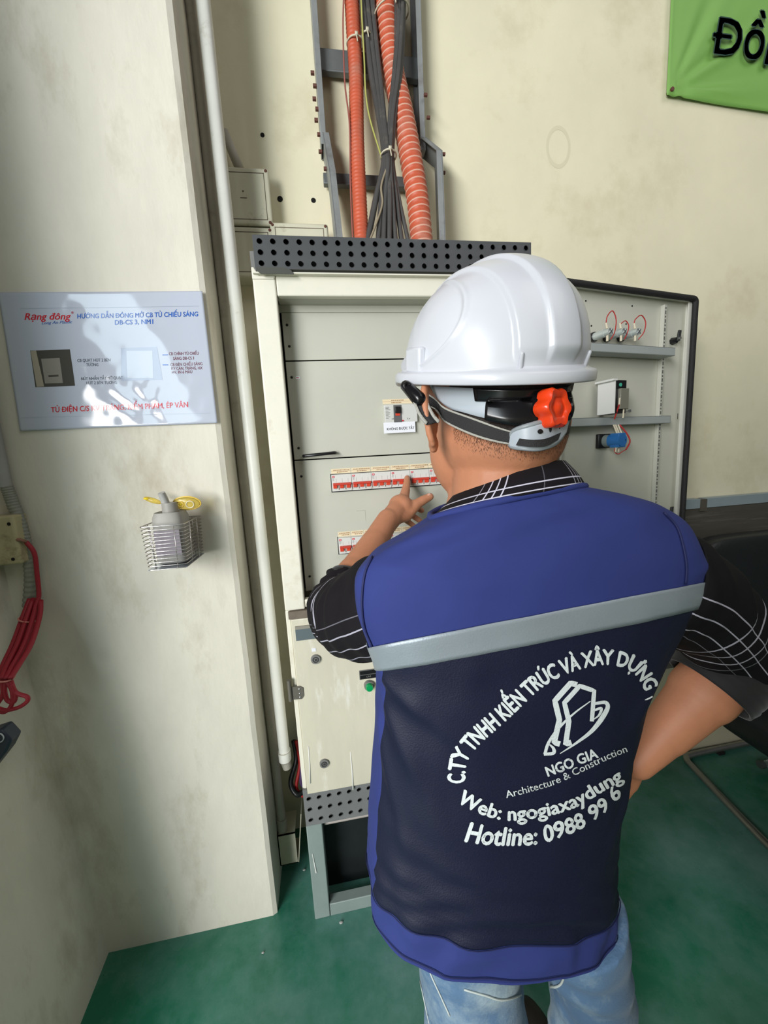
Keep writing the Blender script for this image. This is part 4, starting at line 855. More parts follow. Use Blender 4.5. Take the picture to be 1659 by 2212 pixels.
# basket frame in world units measured on its front plane
fa, fb = at(318, 1142, BYf + 0.02), at(384, 1136, BYf + 0.02)
bc = Vector(((at(352, 1138, BYf + 0.03).x + at(368, 1225, BYf + 0.05).x) / 2, 0, 0)); bw = 0.045
zt = at(350, 1136, BYf).z; zbm = at(372, 1228, BYf).z
Xc = at(355, 1180, BYf).x
bk = root('wire_basket', 'chrome wire basket holding a bottle on the pillar', 'basket', (Xc, YP - 0.06, zbm))
M_wire = mat('chrome_wire', srgb(188, 182, 180), 0.25, metal=0.85)
def rect_loop(z, s_=1.0, r=0.0016):
    x0, x1 = Xc - bw * s_, Xc + bw * s_; y0, y1 = BYf, BYb - 0.004; cr_ = 0.006; P = []
    for (cx, cy, a0) in ((x1 - cr_, y1 - cr_, 0), (x0 + cr_, y1 - cr_, 90), (x0 + cr_, y0 + cr_, 180), (x1 - cr_, y0 + cr_, 270)):
        for k in range(4): a = math.radians(a0 + 30 * k); P.append((cx + cr_ * math.cos(a), cy + cr_ * math.sin(a), z))
    return MB().tube(P, r, 6, closed=True)
nw = 13
for i in range(nw): obj('hoop', rect_loop(zbm + (zt - zbm) * i / (nw - 1), 0.90 + 0.10 * i / (nw - 1), 0.0010 if i < nw - 1 else 0.0015), M_wire, bk, smooth=True)
for (sx, yy) in ((-0.55, BYf), (0.55, BYf), (1, BYf + 0.04), (1, BYf + 0.09), (-1, BYf + 0.04), (-1, BYf + 0.09), (-0.5, BYb - 0.004), (0.5, BYb - 0.004)):
    obj('upright', MB().tube([(Xc + sx * bw * 0.90, yy, zbm), (Xc + sx * bw, yy, zt)], 0.0010, 6), M_wire, bk, smooth=True)
obj('base_plate', MB().box((Xc - bw * 0.9, BYf + 0.001, zbm - 0.001), (Xc + bw * 0.9, BYb - 0.005, zbm + 0.001)), mat('chrome_plate', srgb(190, 200, 214), 0.15, metal=0.9), bk)
obj('hook', MB().tube([(Xc - bw * 0.6, BYb - 0.004, zt), (Xc - bw * 0.5, BYb - 0.002, zt + 0.03), (Xc - bw * 0.4, YP - 0.001, zt + 0.034)], 0.0016, 6), M_wire, bk, smooth=True)
bt_ = root('spray_bottle', 'dusty grey plastic bottle with a snapped nozzle standing in the wire basket', 'bottle', (Xc + 0.002, YP - 0.07, zbm + 0.002))
M_bot = mat('dusty_grey_bottle', srgb(150, 148, 142), 0.5, var=0.05, scale=20)
cx_, cy_ = Xc - 0.001, BYf + 0.060
def rrect(hx, hy, z, n=28, p=4.0):
    P = []
    for k in range(n):
        a = 2 * pi * k / n; c_, s_ = math.cos(a), math.sin(a); P.append(Vector((cx_ + hx * math.copysign(abs(c_) ** (2 / p), c_), cy_ + hy * math.copysign(abs(s_) ** (2 / p), s_), z)))
    return P
zs = zbm + 0.004; zh = at(360, 1108, BYf + 0.06).z
prof = [(0.030, 0.030, zs, 4), (0.034, 0.036, zs + 0.006, 4), (0.034, 0.036, zt - 0.004, 4), (0.034, 0.036, zt + 0.012, 3.5), (0.030, 0.032, zt + 0.024, 3), (0.020, 0.020, zh - 0.006, 2.2), (0.016, 0.016, zh, 2)]
b = MB(); rows = [rrect(hx, hy, z, p=pp_) for hx, hy, z, pp_ in prof]; n = 28
b.add([q for R_ in rows for q in R_], [(i * n + k, i * n + (k + 1) % n, (i + 1) * n + (k + 1) % n, (i + 1) * n + k) for i in range(len(rows) - 1) for k in range(n)] + [list(range(n))[::-1]])
obj('bottle_body', b, M_bot, bt_, smooth=True, auto=0.9)
obj('label', MB().grid(lambda u, v: Vector((cx_ - 0.027 + 0.054 * u, cy_ - 0.0368, zs + 0.02 + v * (zt - zs - 0.035))), 3, 3), mat('purple_grey_label', srgb(122, 114, 124), 0.35), bt_)
zn = at(358, 1086, BYf + 0.06).z
obj('collar', MB().cyl((cx_ + 0.001, cy_, zh - 0.003), (cx_ + 0.001, cy_, zn), 0.0172, 0.0165, 24), M_bot, bt_, smooth=True, auto=0.6)
zk = at(350, 1064, BYf + 0.06).z
obj('nozzle', MB().tube([(cx_ - 0.006, cy_ - 0.002, zn - 0.002), (cx_ - 0.008, cy_ - 0.004, zn + 0.012), (cx_ - 0.010, cy_ - 0.008, zk)], [0.009, 0.0085, 0.0078], 14), mat('grey_nozzle', srgb(164, 164, 160), 0.4), bt_, smooth=True, auto=0.8)
M_yel = mat('yellow_clear_plastic', srgb(244, 222, 120), 0.15, trans=0.75, ior=1.3)
yc = root('yellow_case', 'clear yellow oval plastic case resting on top of the wire basket', 'case', at(404, 1105, BYf + 0.07))
cc = at(404, 1087, BYf + 0.075); ex_ = Vector((0.030, 0.0, -0.002)); ez_ = Vector((0.002, -0.004, 0.0155)); en = ex_.cross(ez_).normalized()
obj('shell', MB().ell(cc, ex_, en * 0.008, ez_, 28, 12), M_yel, yc, smooth=True)
obj('rim', MB().tube([cc + ex_ * 1.02 * math.cos(t_) + ez_ * 1.02 * math.sin(t_) for t_ in np.linspace(0, 2 * pi, 41)[:-1]], 0.0017, 6, closed=True), mat('yellow_rim', srgb(224, 190, 84), 0.25), yc, smooth=True)
for (du, rr_, mt) in ((-0.42, 0.0075, MATS['yellow_rim']), (0.30, 0.0085, mat('clear_ring', srgb(214, 206, 178), 0.3))):
    q = cc + ex_ * du - en * 0.008 * (1 if en.y > 0 else -1)
    obj('reel', MB().tube([q + ex_.normalized() * rr_ * math.cos(t_) + ez_.normalized() * rr_ * math.sin(t_) for t_ in np.linspace(0, 2 * pi, 25)[:-1]], 0.0014, 6, closed=True), mt, yc, smooth=True)
q = cc + ex_ * (-0.42) - en * 0.0085 * (1 if en.y > 0 else -1); obj('hub', MB().ell(q, ex_.normalized() * 0.0034, en * 0.002, ez_.normalized() * 0.003, 12, 8), mat('bright_yellow', srgb(236, 206, 40), 0.3), yc, smooth=True)
c2 = at(330, 1081, BYf + 0.08); y2 = root('yellow_case', 'thin clear yellow tab sticking out left behind the bottle neck', 'case', c2)
obj('shell', MB().ell(c2, (0.019, 0, -0.008), (0, 0.006, 0), (0.002, 0, 0.006), 20, 10), M_yel, y2, smooth=True)
obj('tip', MB().ell(c2 + Vector((-0.012, -0.002, 0.005)), (0.007, 0, -0.001), (0, 0.006, 0), (0, 0, 0.003), 12, 8), MATS['bright_yellow'], y2, smooth=True)

# ------------------------------------------------------------------ black chair at the right
ch = root('padded_chair', 'black padded chair with chrome tube sled base against the wall', 'chair', (1.62, 1.05, 0))
M_leather = mat('black_leatherette', srgb(26, 30, 31), 0.42, var=0.15, scale=10, bump=0.15, bscale=120)
M_chrome = mat('worn_chrome', srgb(170, 168, 164), 0.28, metal=0.85, var=0.1, scale=30)
P = [atZ(1700, 1896, 0.014), atZ(1659, 1850, 0.014), atZ(1600, 1788, 0.014), atZ(1530, 1712, 0.014), atZ(1490, 1672, 0.014), atZ(1472, 1645, 0.014), atZ(1482, 1634, 0.014)]
c0 = atZ(1482, 1634, 0.014); yb_ = min(c0.y, YW - 0.02)
PP = [Vector((1.345, 0.70, 0.014)), Vector((1.365, 0.88, 0.014)), Vector((1.395, 1.06, 0.014)), Vector((1.425, 1.22, 0.014)), Vector((1.44, 1.258, 0.014)), Vector((1.475, 1.272, 0.014)), Vector((1.62, 1.275, 0.014)), Vector((1.80, 1.275, 0.014)), Vector((1.845, 1.26, 0.014)), Vector((1.86, 1.22, 0.014)), Vector((1.865, 1.0, 0.014)), Vector((1.87, 0.70, 0.014))]
obj('sled_base', MB().tube(crom(PP, 8), 0.0125, 14), M_chrome, ch, smooth=True)
for x in (1.345, 1.87):
    obj('leg', MB().tube(crom([Vector((x, 0.70, 0.014)), Vector((x, 0.66, 0.022)), Vector((x, 0.645, 0.06)), Vector((x, 0.67, 0.40))], 8), 0.0125, 14), M_chrome, ch, smooth=True)
for k in (0.0,): obj('rubber_foot', MB().box((1.60, 1.255, 0), (1.63, 1.295, 0.01)), M_rubber, ch)
def pad(c, ax, ay, az, p=5):
    b = MB(); n, m_ = 36, 18; vs = []
    for j in range(m_ + 1):
        e = -pi / 2 + pi * j / m_; ce, se = math.cos(e), math.sin(e); ce_, se_ = abs(ce) ** (2 / p), math.copysign(abs(se) ** (2 / p), se)
        for k in range(n):
            a = 2 * pi * k / n; ca, sa = math.cos(a), math.sin(a); vs.append(Vector(c) + Vector(ax) * ce_ * math.copysign(abs(ca) ** (2 / p), ca) + Vector(ay) * ce_ * math.copysign(abs(sa) ** (2 / p), sa) + Vector(az) * se_)
    return b.add(vs, [(j * n + k, j * n + (k + 1) % n, (j + 1) * n + (k + 1) % n, (j + 1) * n + k) for j in range(m_) for k in range(n)])
obj('backrest', pad((1.60, 1.115, 0.73), (0.315, 0, 0), (0, 0.045, 0.0), (0, 0.055, 0.28), 6), M_leather, ch, smooth=True)
obj('seat', pad((1.60, 0.86, 0.415), (0.315, 0, 0), (0, 0.25, 0.0), (0, 0, 0.05), 6), M_leather, ch, smooth=True)
p = at(1600, 1268, 1.062)
obj('tuft_button', MB().ell(p, (0.024, 0, 0), (0, 0.008, 0), (0, 0, 0.024), 20, 10), mat('button_leather', srgb(40, 46, 46), 0.4), ch, smooth=True)
# clear bottle lying inside the sled frame
p = atZ(1630, 1650, 0.02); cb = root('clear_bottle', 'clear plastic bottle lying inside the chair sled base', 'bottle', (p.x + 0.1, p.y, 0))
M_clear = mat('clear_plastic', srgb(225, 232, 230), 0.08, trans=0.9, ior=1.25)
d_ = Vector((1, -0.12, 0)); q0 = Vector((p.x, p.y - 0.02, 0.034))
obj('bottle_body', MB().tube([q0 + d_ * s_ for s_ in (0.012, 0.03, 0.05, 0.075, 0.10, 0.20, 0.225, 0.23)], [0.012, 0.0125, 0.018, 0.028, 0.033, 0.033, 0.03, 0.012], 20), M_clear, cb, smooth=True, auto=0.9)
obj('cap', MB().tube([q0 - d_ * 0.004, q0 + d_ * 0.014], 0.0145, 16), mat('grey_cap', srgb(70, 78, 76), 0.4), cb, smooth=True, auto=0.7)

# ================================================================== the person
def lerp(a, b, t): return a + (b - a) * t
# torso rings: left px, right px, Y left, Y right, back depth, front depth, back lift, superellipse power
RINGS = [
    ((803, 1962), (1304, 1948), .455, .455, .090, .12, 0.006, 2.4),    # 0 hem
    ((792, 1880), (1304, 1885), .455, .455, .094, .12, 0.006, 2.4),    # 1 mesh bottom
    ((796, 1780), (1310, 1770), .455, .455, .090, .11, 0.010, 2.4),    # 2
    ((803, 1670), (1324, 1660), .450, .450, .086, .11, 0.014, 2.5),    # 3
    ((810, 1565), (1354, 1555), .440, .440, .080, .12, 0.020, 2.5),    # 4
    ((812, 1495), (1398, 1440), .430, .430, .072, .13, 0.026, 2.6),    # 5
    ((808, 1447), (1482, 1312), .420, .425, .066, .14, 0.034, 2.6),    # 6 band bottom
    ((792, 1400), (1496, 1264), .415, .425, .064, .145, 0.036, 2.6),   # 7 band top
    ((766, 1325), (1494, 1215), .415, .425, .062, .145, 0.036, 2.6),   # 8
    ((765, 1255), (1472, 1160), .420, .430, .058, .13, 0.034, 2.5),    # 9
    ((800, 1205), (1430, 1112), .430, .435, .056, .10, 0.030, 2.3),    # 10
    ((870, 1160), (1350, 1082), .435, .440, .054, .08, 0.024, 2.2),    # 11
    ((938, 1118), (1246, 1056), .440, .445, .052, .07, 0.016, 2.1),    # 12 neckline
]
def ring_params(k):
    (lx, ly), (rx, ry), yl_, yr_, bk_, ft_, lift, p = RINGS[k]
    return [at(lx, ly, yl_), at(rx, ry, yr_), bk_, ft_, lift, p]
RP = [ring_params(k) for k in range(len(RINGS))]
def torso_at(v, t, grow=0.0):       # v ring coordinate, t angle (0 right, pi/2 back, pi left)
    n = len(RP) - 1; v = min(max(v, 0), n); i = min(int(v), n - 1); f = v - i
    def cr(get):
        p1, p2 = get(RP[i]), get(RP[i + 1]); p0 = get(RP[i - 1]) if i else p1 * 2 - p2; p3 = get(RP[i + 2]) if i + 2 <= n else p2 * 2 - p1
        return 0.5 * ((p1 * 2) + (p2 - p0) * f + (p0 * 2 - p1 * 5 + p2 * 4 - p3) * f * f + (p1 * 3 - p0 - p2 * 3 + p3) * f ** 3)
    L, R_ = cr(lambda q: q[0]), cr(lambda q: q[1]); bk_, ft_, lift, p = (cr(lambda q, j=j: q[j]) for j in (2, 3, 4, 5))
    c = (L + R_) / 2; u = (R_ - L) / 2 * 0.985; nrm = Vector((u.y, -u.x, 0)).normalized()
    ca, sa = math.cos(t), math.sin(t); e = 2 / p
    ca_, sa_ = math.copysign(abs(ca) ** e, ca), math.copysign(abs(sa) ** e, sa)
    ul = u.length; d = bk_ if sa > 0 else ft_
    return c + u * ca_ * (1 + grow / ul) + nrm * sa_ * (d + grow) + Vector((0, 0, lift * sa_ if sa > 0 else 0))
CREASE = [(168, 5.7, 118, 4.2, 0.0050, 0.20), (170, 5.0, 125, 3.1, 0.0055, 0.22), (172, 4.2, 140, 2.4, 0.0045, 0.2), (160, 2.6, 70, 1.7, 0.0040, 0.16), (150, 1.9, 40, 1.25, 0.0045, 0.14), (20, 5.6, 60, 4.0, 0.004, 0.2), (12, 3.8, 50, 2.2, 0.005, 0.22),
          (10, 7.9, 45, 7.3, 0.003, 0.2), (150, 9.2, 110, 8.0, 0.003, 0.25), (30, 0.2, 36, 0.95, 0.004, 0.2), (75, 0.1, 72, 0.9, 0.0035, 0.2), (120, 0.1, 112, 0.95, 0.004, 0.2)]
def sst_(k): return max(0.0, math.sin(pi * min(1, max(0, (k + 0.25) / 1.5))))
def wrinkle(v, t, P):
    low = max(0, min(1, (6.2 - v) / 1.0))
    w_ = 0.0035 * low * noise.noise(Vector((math.cos(t) * 3.1 + v * 0.8, math.sin(t) * 2.5, v * 1.15)))
    w_ += 0.0016 * noise.noise(Vector((math.cos(t) * 5, math.sin(t) * 5, v * 0.9 + 11)))
    for (t0, v0, t1, v1, am, wdt) in CREASE:      # pulled folds
        du, dv = math.radians(t1 - t0), (v1 - v0); a, b_ = t - math.radians(t0), v - v0; L2 = (du * 3) ** 2 + dv ** 2
        k = (a * 3 * du * 3 + b_ * dv) / L2
        if -0.25 < k < 1.25:
            dd = ((a * 3) * dv - b_ * (du * 3)) / math.sqrt(L2); w_ += am * math.exp(-(dd / wdt) ** 2) * sst_(k)
    w_ += 0.0022 * math.exp(-((v - 1.35) / 0.5) ** 2) * math.sin(16 * v + 4 * math.sin(3 * t))
    w_ += 0.0022 * math.exp(-((v - 0.6) / 0.7) ** 2) * math.sin(13 * t + 3 * v)
    w_ += 0.003 * math.exp(-((v - 9.6) / 0.8) ** 2) * math.sin(7 * t + 2 * v)
    return w_
NT, SUB = 144, 10
NV = (len(RP) - 1) * SUB
def vest_pt(v, t, off=0.0):
    P = torso_at(v, t, off); P = P + Vector((0, 0, 0)); w_ = wrinkle(v, t, P)
    c = torso_at(v, t + pi) ; n_ = (P - (P + c) / 2); n_.z = 0
    return P + n_.normalized() * w_
vest_b = MB()
vest_b.grid(lambda u, vv: vest_pt(vv * (len(RP) - 1), u * 2 * pi), NT, NV + 1, closed_u=True)
V_LO, V_HI = 0.95, 6.0
for j in range(NV):
    for k in range(NT):
        v = (j + 0.5) / SUB; t = (k + 0.5) / NT * 2 * pi
        if 1.0 < v < 6.0 and math.radians(-12) < t < math.radians(164) or (1.0 < v < 6.0 and t > math.radians(348)): vest_b.mi[j * NT + k] = 1

# ---- materials for cloth
def cloth_mat(name, col, weave, wscale, wb, rough=0.75, var=0.05, sheen=0.2):
    m_ = mat(name, col, rough, var=var, scale=9, sheen=sheen); nt = m_.node_tree; b_ = nt.nodes['Principled BSDF']
    tc = nt.nodes.new('ShaderNodeTexCoord')
    if weave == 'mesh':
        vo = nt.nodes.new('ShaderNodeTexVoronoi'); vo.inputs['Scale'].default_value = wscale; nt.links.new(tc.outputs['Object'], vo.inputs['Vector']); h_ = vo.outputs['Distance']
    else:
        vo = nt.nodes.new('ShaderNodeTexWave'); vo.inputs['Scale'].default_value = wscale; vo.bands_direction = 'DIAGONAL'; nt.links.new(tc.outputs['Object'], vo.inputs['Vector']); h_ = vo.outputs['Color']
    bp = nt.nodes.new('ShaderNodeBump'); bp.inputs['Strength'].default_value = wb; bp.inputs['Distance'].default_value = 0.001; nt.links.new(h_, bp.inputs['Height']); nt.links.new(bp.outputs[0], b_.inputs['Normal'])
    return m_
M_vest = cloth_mat('navy_twill', srgb(42, 54, 118), 'wave', 900, 0.12, rough=0.85, sheen=0.0)
M_mesh = cloth_mat('dark_navy_mesh', srgb(15, 19, 46), 'mesh', 520, 0.22, rough=0.6, sheen=0.0)
M_reflect = mat('silver_reflective_tape', srgb(146, 156, 164), 0.42, metal=0.25, bump=0.1, bscale=500)
M_printw = mat('white_print', srgb(222, 230, 232), 0.6, bump=0.3, bscale=500)

# ---- body (one skin) -------------------------------------------------
sk = MB()
def A(x, y, Y): return at(x, y, Y)
# head frame: f faces away from the lens and a little left
HA = math.radians(-12); hf = Vector((math.sin(HA), math.cos(HA), 0)); hr = Vector((math.cos(HA), -math.sin(HA), 0)); hu = Vector((0, 0, 1))
HC = A(1066, 872, 0.478)
sk.ell(HC + hu * 0.03, hr * 0.082, hf * 0.100, hu * 0.095, 32, 20)                 # skull
sk.ell(HC - hu * 0.035 - hf * 0.012, hr * 0.076, hf * 0.084, hu * 0.074, 28, 16)   # occiput
sk.ell(HC + hf * 0.038 - hu * 0.055, hr * 0.068, hf * 0.058, hu * 0.078, 28, 16)   # cheeks and jaw
sk.ell(HC + hf * 0.075 - hu * 0.105, hr * 0.026, hf * 0.022, hu * 0.020, 16, 10)   # chin
sk.rcone(HC + hf * 0.104 - hu * 0.005, HC + hf * 0.118 - hu * 0.038, 0.009, 0.014) # nose
sk.rcone(HC + hf * 0.097 - hu * 0.075 - hr * 0.018, HC + hf * 0.097 - hu * 0.075 + hr * 0.018, 0.006, 0.006)   # mouth
sk.rcone(HC + hf * 0.092 + hu * 0.012 - hr * 0.034, HC + hf * 0.092 + hu * 0.012 + hr * 0.034, 0.009, 0.009)   # brow
NB = A(1092, 1075, 0.445); NTp = HC - hu * 0.06 - hf * 0.012
sk.rcone(NTp, NB + hf * 0.012, 0.056, 0.060, 24)                                               # neck
sk.rcone(NB + hf * 0.015, NB + hf * 0.04 - hu * 0.08, 0.055, 0.06, 24)
sk.rcone(HC + hf * 0.02 - hu * 0.09, NB + hf * 0.05 - hu * 0.02, 0.040, 0.050, 20)    # throat side
# trapezius / torso under the clothes
for v0 in range(1, 11):
    pass
tors = MB(); tors.grid(lambda u, vv: torso_at(1.5 + vv * 10.1, u * 2 * pi, -0.018), 48, 40, closed_u=True)
n0 = len(tors.v); cA = sum((tors.v[k] for k in range(48)), Vector()) / 48; cB = sum((tors.v[39 * 48 + k] for k in range(48)), Vector()) / 48
tors.v += [cA, cB]; tors.f += [(n0, (k + 1) % 48, k) for k in range(48)] + [(n0 + 1, 39 * 48 + k, 39 * 48 + (k + 1) % 48) for k in range(48)]; tors.mi += [0] * 96
sk.add(tors.v, tors.f)
# ears
def ear(side):
    c = HC + hr * side * (0.088 if side < 0 else 0.078) - hu * 0.014 - hf * 0.006; out = (hr * side * 0.75 - hf * 0.66).normalized(); alng = hf * 0.66 + hr * side * 0.75
    P = []
    for a in np.linspace(-0.42 * pi, 1.05 * pi, 22):          # helix rim from the lobe over the top to the front
        rz = 0.033; k = 0.5 + 0.5 * math.cos(a); P.append(c + out * (0.006 + 0.024 * k) + alng * 0.004 * math.sin(a) + hu * rz * math.sin(a) * (1.0 if math.sin(a) > 0 else 1.05))
    for k in range(len(P) - 1): sk.rcone(P[k], P[k + 1], 0.0050, 0.0050, 10, 3)
    sk.ell(c + out * 0.010, alng * 0.005, out * 0.018, hu * 0.030, 16, 10)
    sk.ell(c + out * 0.009 - hu * 0.034, alng * 0.006, out * 0.009, hu * 0.012, 12, 8)
ear(-1); ear(1)
# left arm
LS, LE, LW = A(815, 1290, 0.47), A(730, 1310, 0.715), A(838, 1122, 0.896)
LS2 = A(790, 1322, .54)
sk.rcone(A(880, 1290, .47), LS2, 0.048, 0.048, 20); sk.rcone(LS2, LE, 0.046, 0.041, 20)
LM = LE.lerp(LW, 0.30) + Vector((0, 0, 0.002))
sk.rcone(LE, LM, 0.043, 0.041, 20); sk.rcone(LM, LE.lerp(LW, 0.7), 0.041, 0.031, 20); sk.rcone(LE.lerp(LW, 0.7), LW, 0.031, 0.0262, 20)
# left hand: index finger on the breaker row, thumb to the right, others curled
def chain(P, R):
    for k in range(len(P) - 1): sk.rcone(P[k], P[k + 1], R[k], R[k + 1], 14, 4)
iM, mM, rM, pM = A(873, 1074, .962), A(862, 1082, .975), A(862, 1097, .975), A(864, 1110, .965)
for q, rr_ in ((iM, .0145), (mM, .014), (rM, .0135), (pM, .0130)): sk.rcone(LW, q, 0.0245, rr_, 14, 4)
sk.rcone(iM, mM, .0135, .0135, 12, 4); sk.rcone(mM, rM, .0135, .013, 12, 4); sk.rcone(rM, pM, .013, .012, 12, 4)
sk.rcone(LW.lerp(iM, 0.55), LW.lerp(pM, 0.55), .0165, .0155, 12, 4)
sk.ell(A(866, 1095, .946), (0.031, 0, 0.008), (-0.003, 0.036, 0.004), (-0.008, -0.004, 0.031), 18, 12)
chain([iM, A(877, 1056, .992), A(879, 1042, 1.012), A(879.5, 1033, 1.026)], [.0145, .0116, .0102, .0090])
sk.rcone(LE.lerp(LW, 0.88), A(860, 1100, .935), .0265, .027, 16, 6)
tC = A(878, 1112, .925)
sk.rcone(LW, tC, .021, .017, 14, 4); sk.rcone(tC, iM, .015, .012, 14, 4)
chain([tC, A(899, 1090, .938), A(915, 1080, .945), A(929, 1073, .950)], [.0180, .0145, .0125, .0105])
chain([mM, A(893, 1092, 1.005), A(911, 1103, .996)], [.0120, .0098, .0082])
chain([rM, A(888, 1112, 1.000), A(906, 1124, .985)], [.0115, .0094, .0080])
chain([pM, A(880, 1126, .982), A(894, 1136, .970)], [.0105, .0086, .0074])
nail_at = A(927, 1070, .9425)
# right arm, hand on the hip
RS, RE, RW = A(1440, 1235, 0.455), A(1592, 1418, 0.470), A(1376, 1646, 0.470)
sk.rcone(RS, RE, 0.052, 0.046, 20)
sk.rcone(RE, RE.lerp(RW, 0.35), 0.046, 0.046, 20); sk.rcone(RE.lerp(RW, 0.35), RE.lerp(RW, 0.72), 0.045, 0.033, 20); sk.rcone(RE.lerp(RW, 0.72), RW, 0.033, 0.0240, 20)
hx = Vector((-0.35, 1, -0.25)).normalized(); K = RW + hx * 0.075 + Vector((-0.012, 0, -0.012))
for k in range(4):
    q = K + Vector((-0.004 * k, 0.002 * k, 0.026 - 0.019 * k)); sk.rcone(RW, q, 0.023, 0.0125, 12, 4)
    f1 = q + hx * 0.034 + Vector((-0.010, 0, -0.004)); f2 = f1 + Vector((-0.024, 0.012, -0.004)); f3 = f2 + Vector((-0.018, -0.002, -0.003)); chain([q, f1, f2, f3], [.0115, .0098, .0088, .0075])
th = RW + Vector((0.004, 0.012, -0.02)); chain([RW, th, th + Vector((-0.003, 0.003, -0.030)), th + Vector((-0.014, 0.005, -0.056))], [.0235, .019, .0145, .0105])
# legs
LH, RH = A(1010, 2040, .454), A(1256, 2030, .460)
LK, RK = Vector((0.165, 0.475, 0.45)), Vector((0.384, 0.485, 0.45)); LA_, RA_ = Vector((0.145, 0.465, 0.07)), Vector((0.385, 0.49, 0.07))
for (h_, k_, a_) in ((LH, LK, LA_), (RH, RK, RA_)):
    sk.rcone(h_ + Vector((0, 0.01, 0.12)), h_, 0.045, 0.045, 18); sk.rcone(h_, k_, 0.045, 0.040, 18); sk.rcone(k_, a_, 0.046, 0.036, 18); sk.rcone(a_, a_ + Vector((0, 0.14, -0.03)), 0.036, 0.028, 14)
me = remesh(sk, 0.0032, 8, 0.5)
porg = Vector((0.24, 0.46, 0.0)); shift(me, porg)
M_skin = mat('tan_skin', srgb(186, 126, 94), 0.55, var=0.06, scale=30, bump=0.1, bscale=260, sss=0.12)
me.materials.append(M_skin)
person = bpy.data.objects.new('person', me); COL.objects.link(person); person.location = porg
tag(person, 'person in navy work vest and white hard hat pointing at a breaker, hand on hip', 'person')

obj('thumb_nail', MB().ell(nail_at, (0.0052, 0.001, 0.0034), (0, 0.0016, 0), (-0.0026, 0, 0.0040), 14, 8), mat('nail', srgb(206, 160, 140), 0.35), person, smooth=True)
vest = obj('vest', vest_b, [M_vest, M_mesh], person, smooth=True)
vest.data.materials[1].name
sm = vest.modifiers.new('solid', 'SOLIDIFY'); sm.thickness = 0.0022; sm.offset = -1
VB = BVHTree.FromPolygons([tuple(p) for p in vest_b.v], vest_b.f)
def cast(bvh, x, y, off=0.0009):
    d = ray(x, y).normalized(); h_ = bvh.ray_cast(EYE, d)
    if h_[0] is None: return None
    n_ = h_[1] if h_[1].dot(d) < 0 else -h_[1]
    return h_[0] + n_ * off
def print_mesh(bvh, V, F, tf, off=0.0012):
    P = [cast(bvh, *tf(x, y), off) for x, y in V]; ok = [p is not None for p in P]
    b = MB(); b.add([p if p is not None else Vector() for p in P], [f for f in F if all(ok[i] for i in f)]); return b
def path_text(bvh, string, path, cap0, cap1, bold, shear=0.0, nm='lettering', parent=None, squeeze=1.0):
    V, F, wd = text_flat(string, bold, shear); P = crom([Vector((x, y, 0)) for x, y in path], 16); L = [0]
    for i in range(1, len(P)): L.append(L[-1] + (P[i] - P[i - 1]).length)
    tot = L[-1]
    def tf(x, y):
        s_ = x / wd * tot; i = min(max(int(np.searchsorted(L, s_)) - 1, 0), len(P) - 2); f = (s_ - L[i]) / (L[i + 1] - L[i]); p = P[i].lerp(P[i + 1], f)
        a, c = P[max(i - 2, 0)], P[min(i + 3, len(P) - 1)]; t_ = (c - a).normalized(); n_ = Vector((t_.y, -t_.x, 0)); cap = cap0 + (cap1 - cap0) * s_ / tot
        q = p + n_ * (y / CAP * cap); return q.x, q.y
    return obj(nm, print_mesh(bvh, V, F, tf), M_printw, parent, recalc=False)
path_text(VB, 'C.TY TNHH KIẾN TRÚC VÀ XÂY DỰNG', [(1003, 1691), (1005, 1655), (1012, 1635), (1034, 1606), (1063, 1580), (1100, 1547), (1141, 1508), (1165, 1486), (1195, 1467), (1227, 1452), (1254, 1443), (1282, 1436), (1315, 1434), (1348, 1441), (1368, 1453), (1384, 1474), (1392, 1492)], 36, 30, 0.042, parent=vest)
path_text(VB, 'V', [(1391, 1503), (1392, 1518)], 16, 16, 0.03, parent=vest)
path_text(VB, 'NGO GIA', [(1182, 1676), (1215, 1664), (1255, 1648), (1292, 1634)], 21, 21, 0.035, parent=vest)
path_text(VB, 'Architecture & Construction', [(1093, 1722), (1140, 1710), (1200, 1692), (1260, 1664), (1310, 1640), (1354, 1622)], 15, 15, 0.008, parent=vest)
path_text(VB, 'Web: ngogiaxaydung', [(985, 1728), (1005, 1741), (1040, 1757), (1078, 1768), (1110, 1770), (1160, 1764), (1200, 1756), (1250, 1738), (1300, 1708), (1346, 1682)], 30, 27, 0.034, parent=vest)
path_text(VB, 'Hotline: 0988 99 6', [(1002, 1815), (1040, 1821), (1090, 1824), (1140, 1823), (1175, 1818), (1210, 1806), (1250, 1790), (1290, 1764), (1320, 1740), (1343, 1712)], 42, 27, 0.034, 0.18, parent=vest)
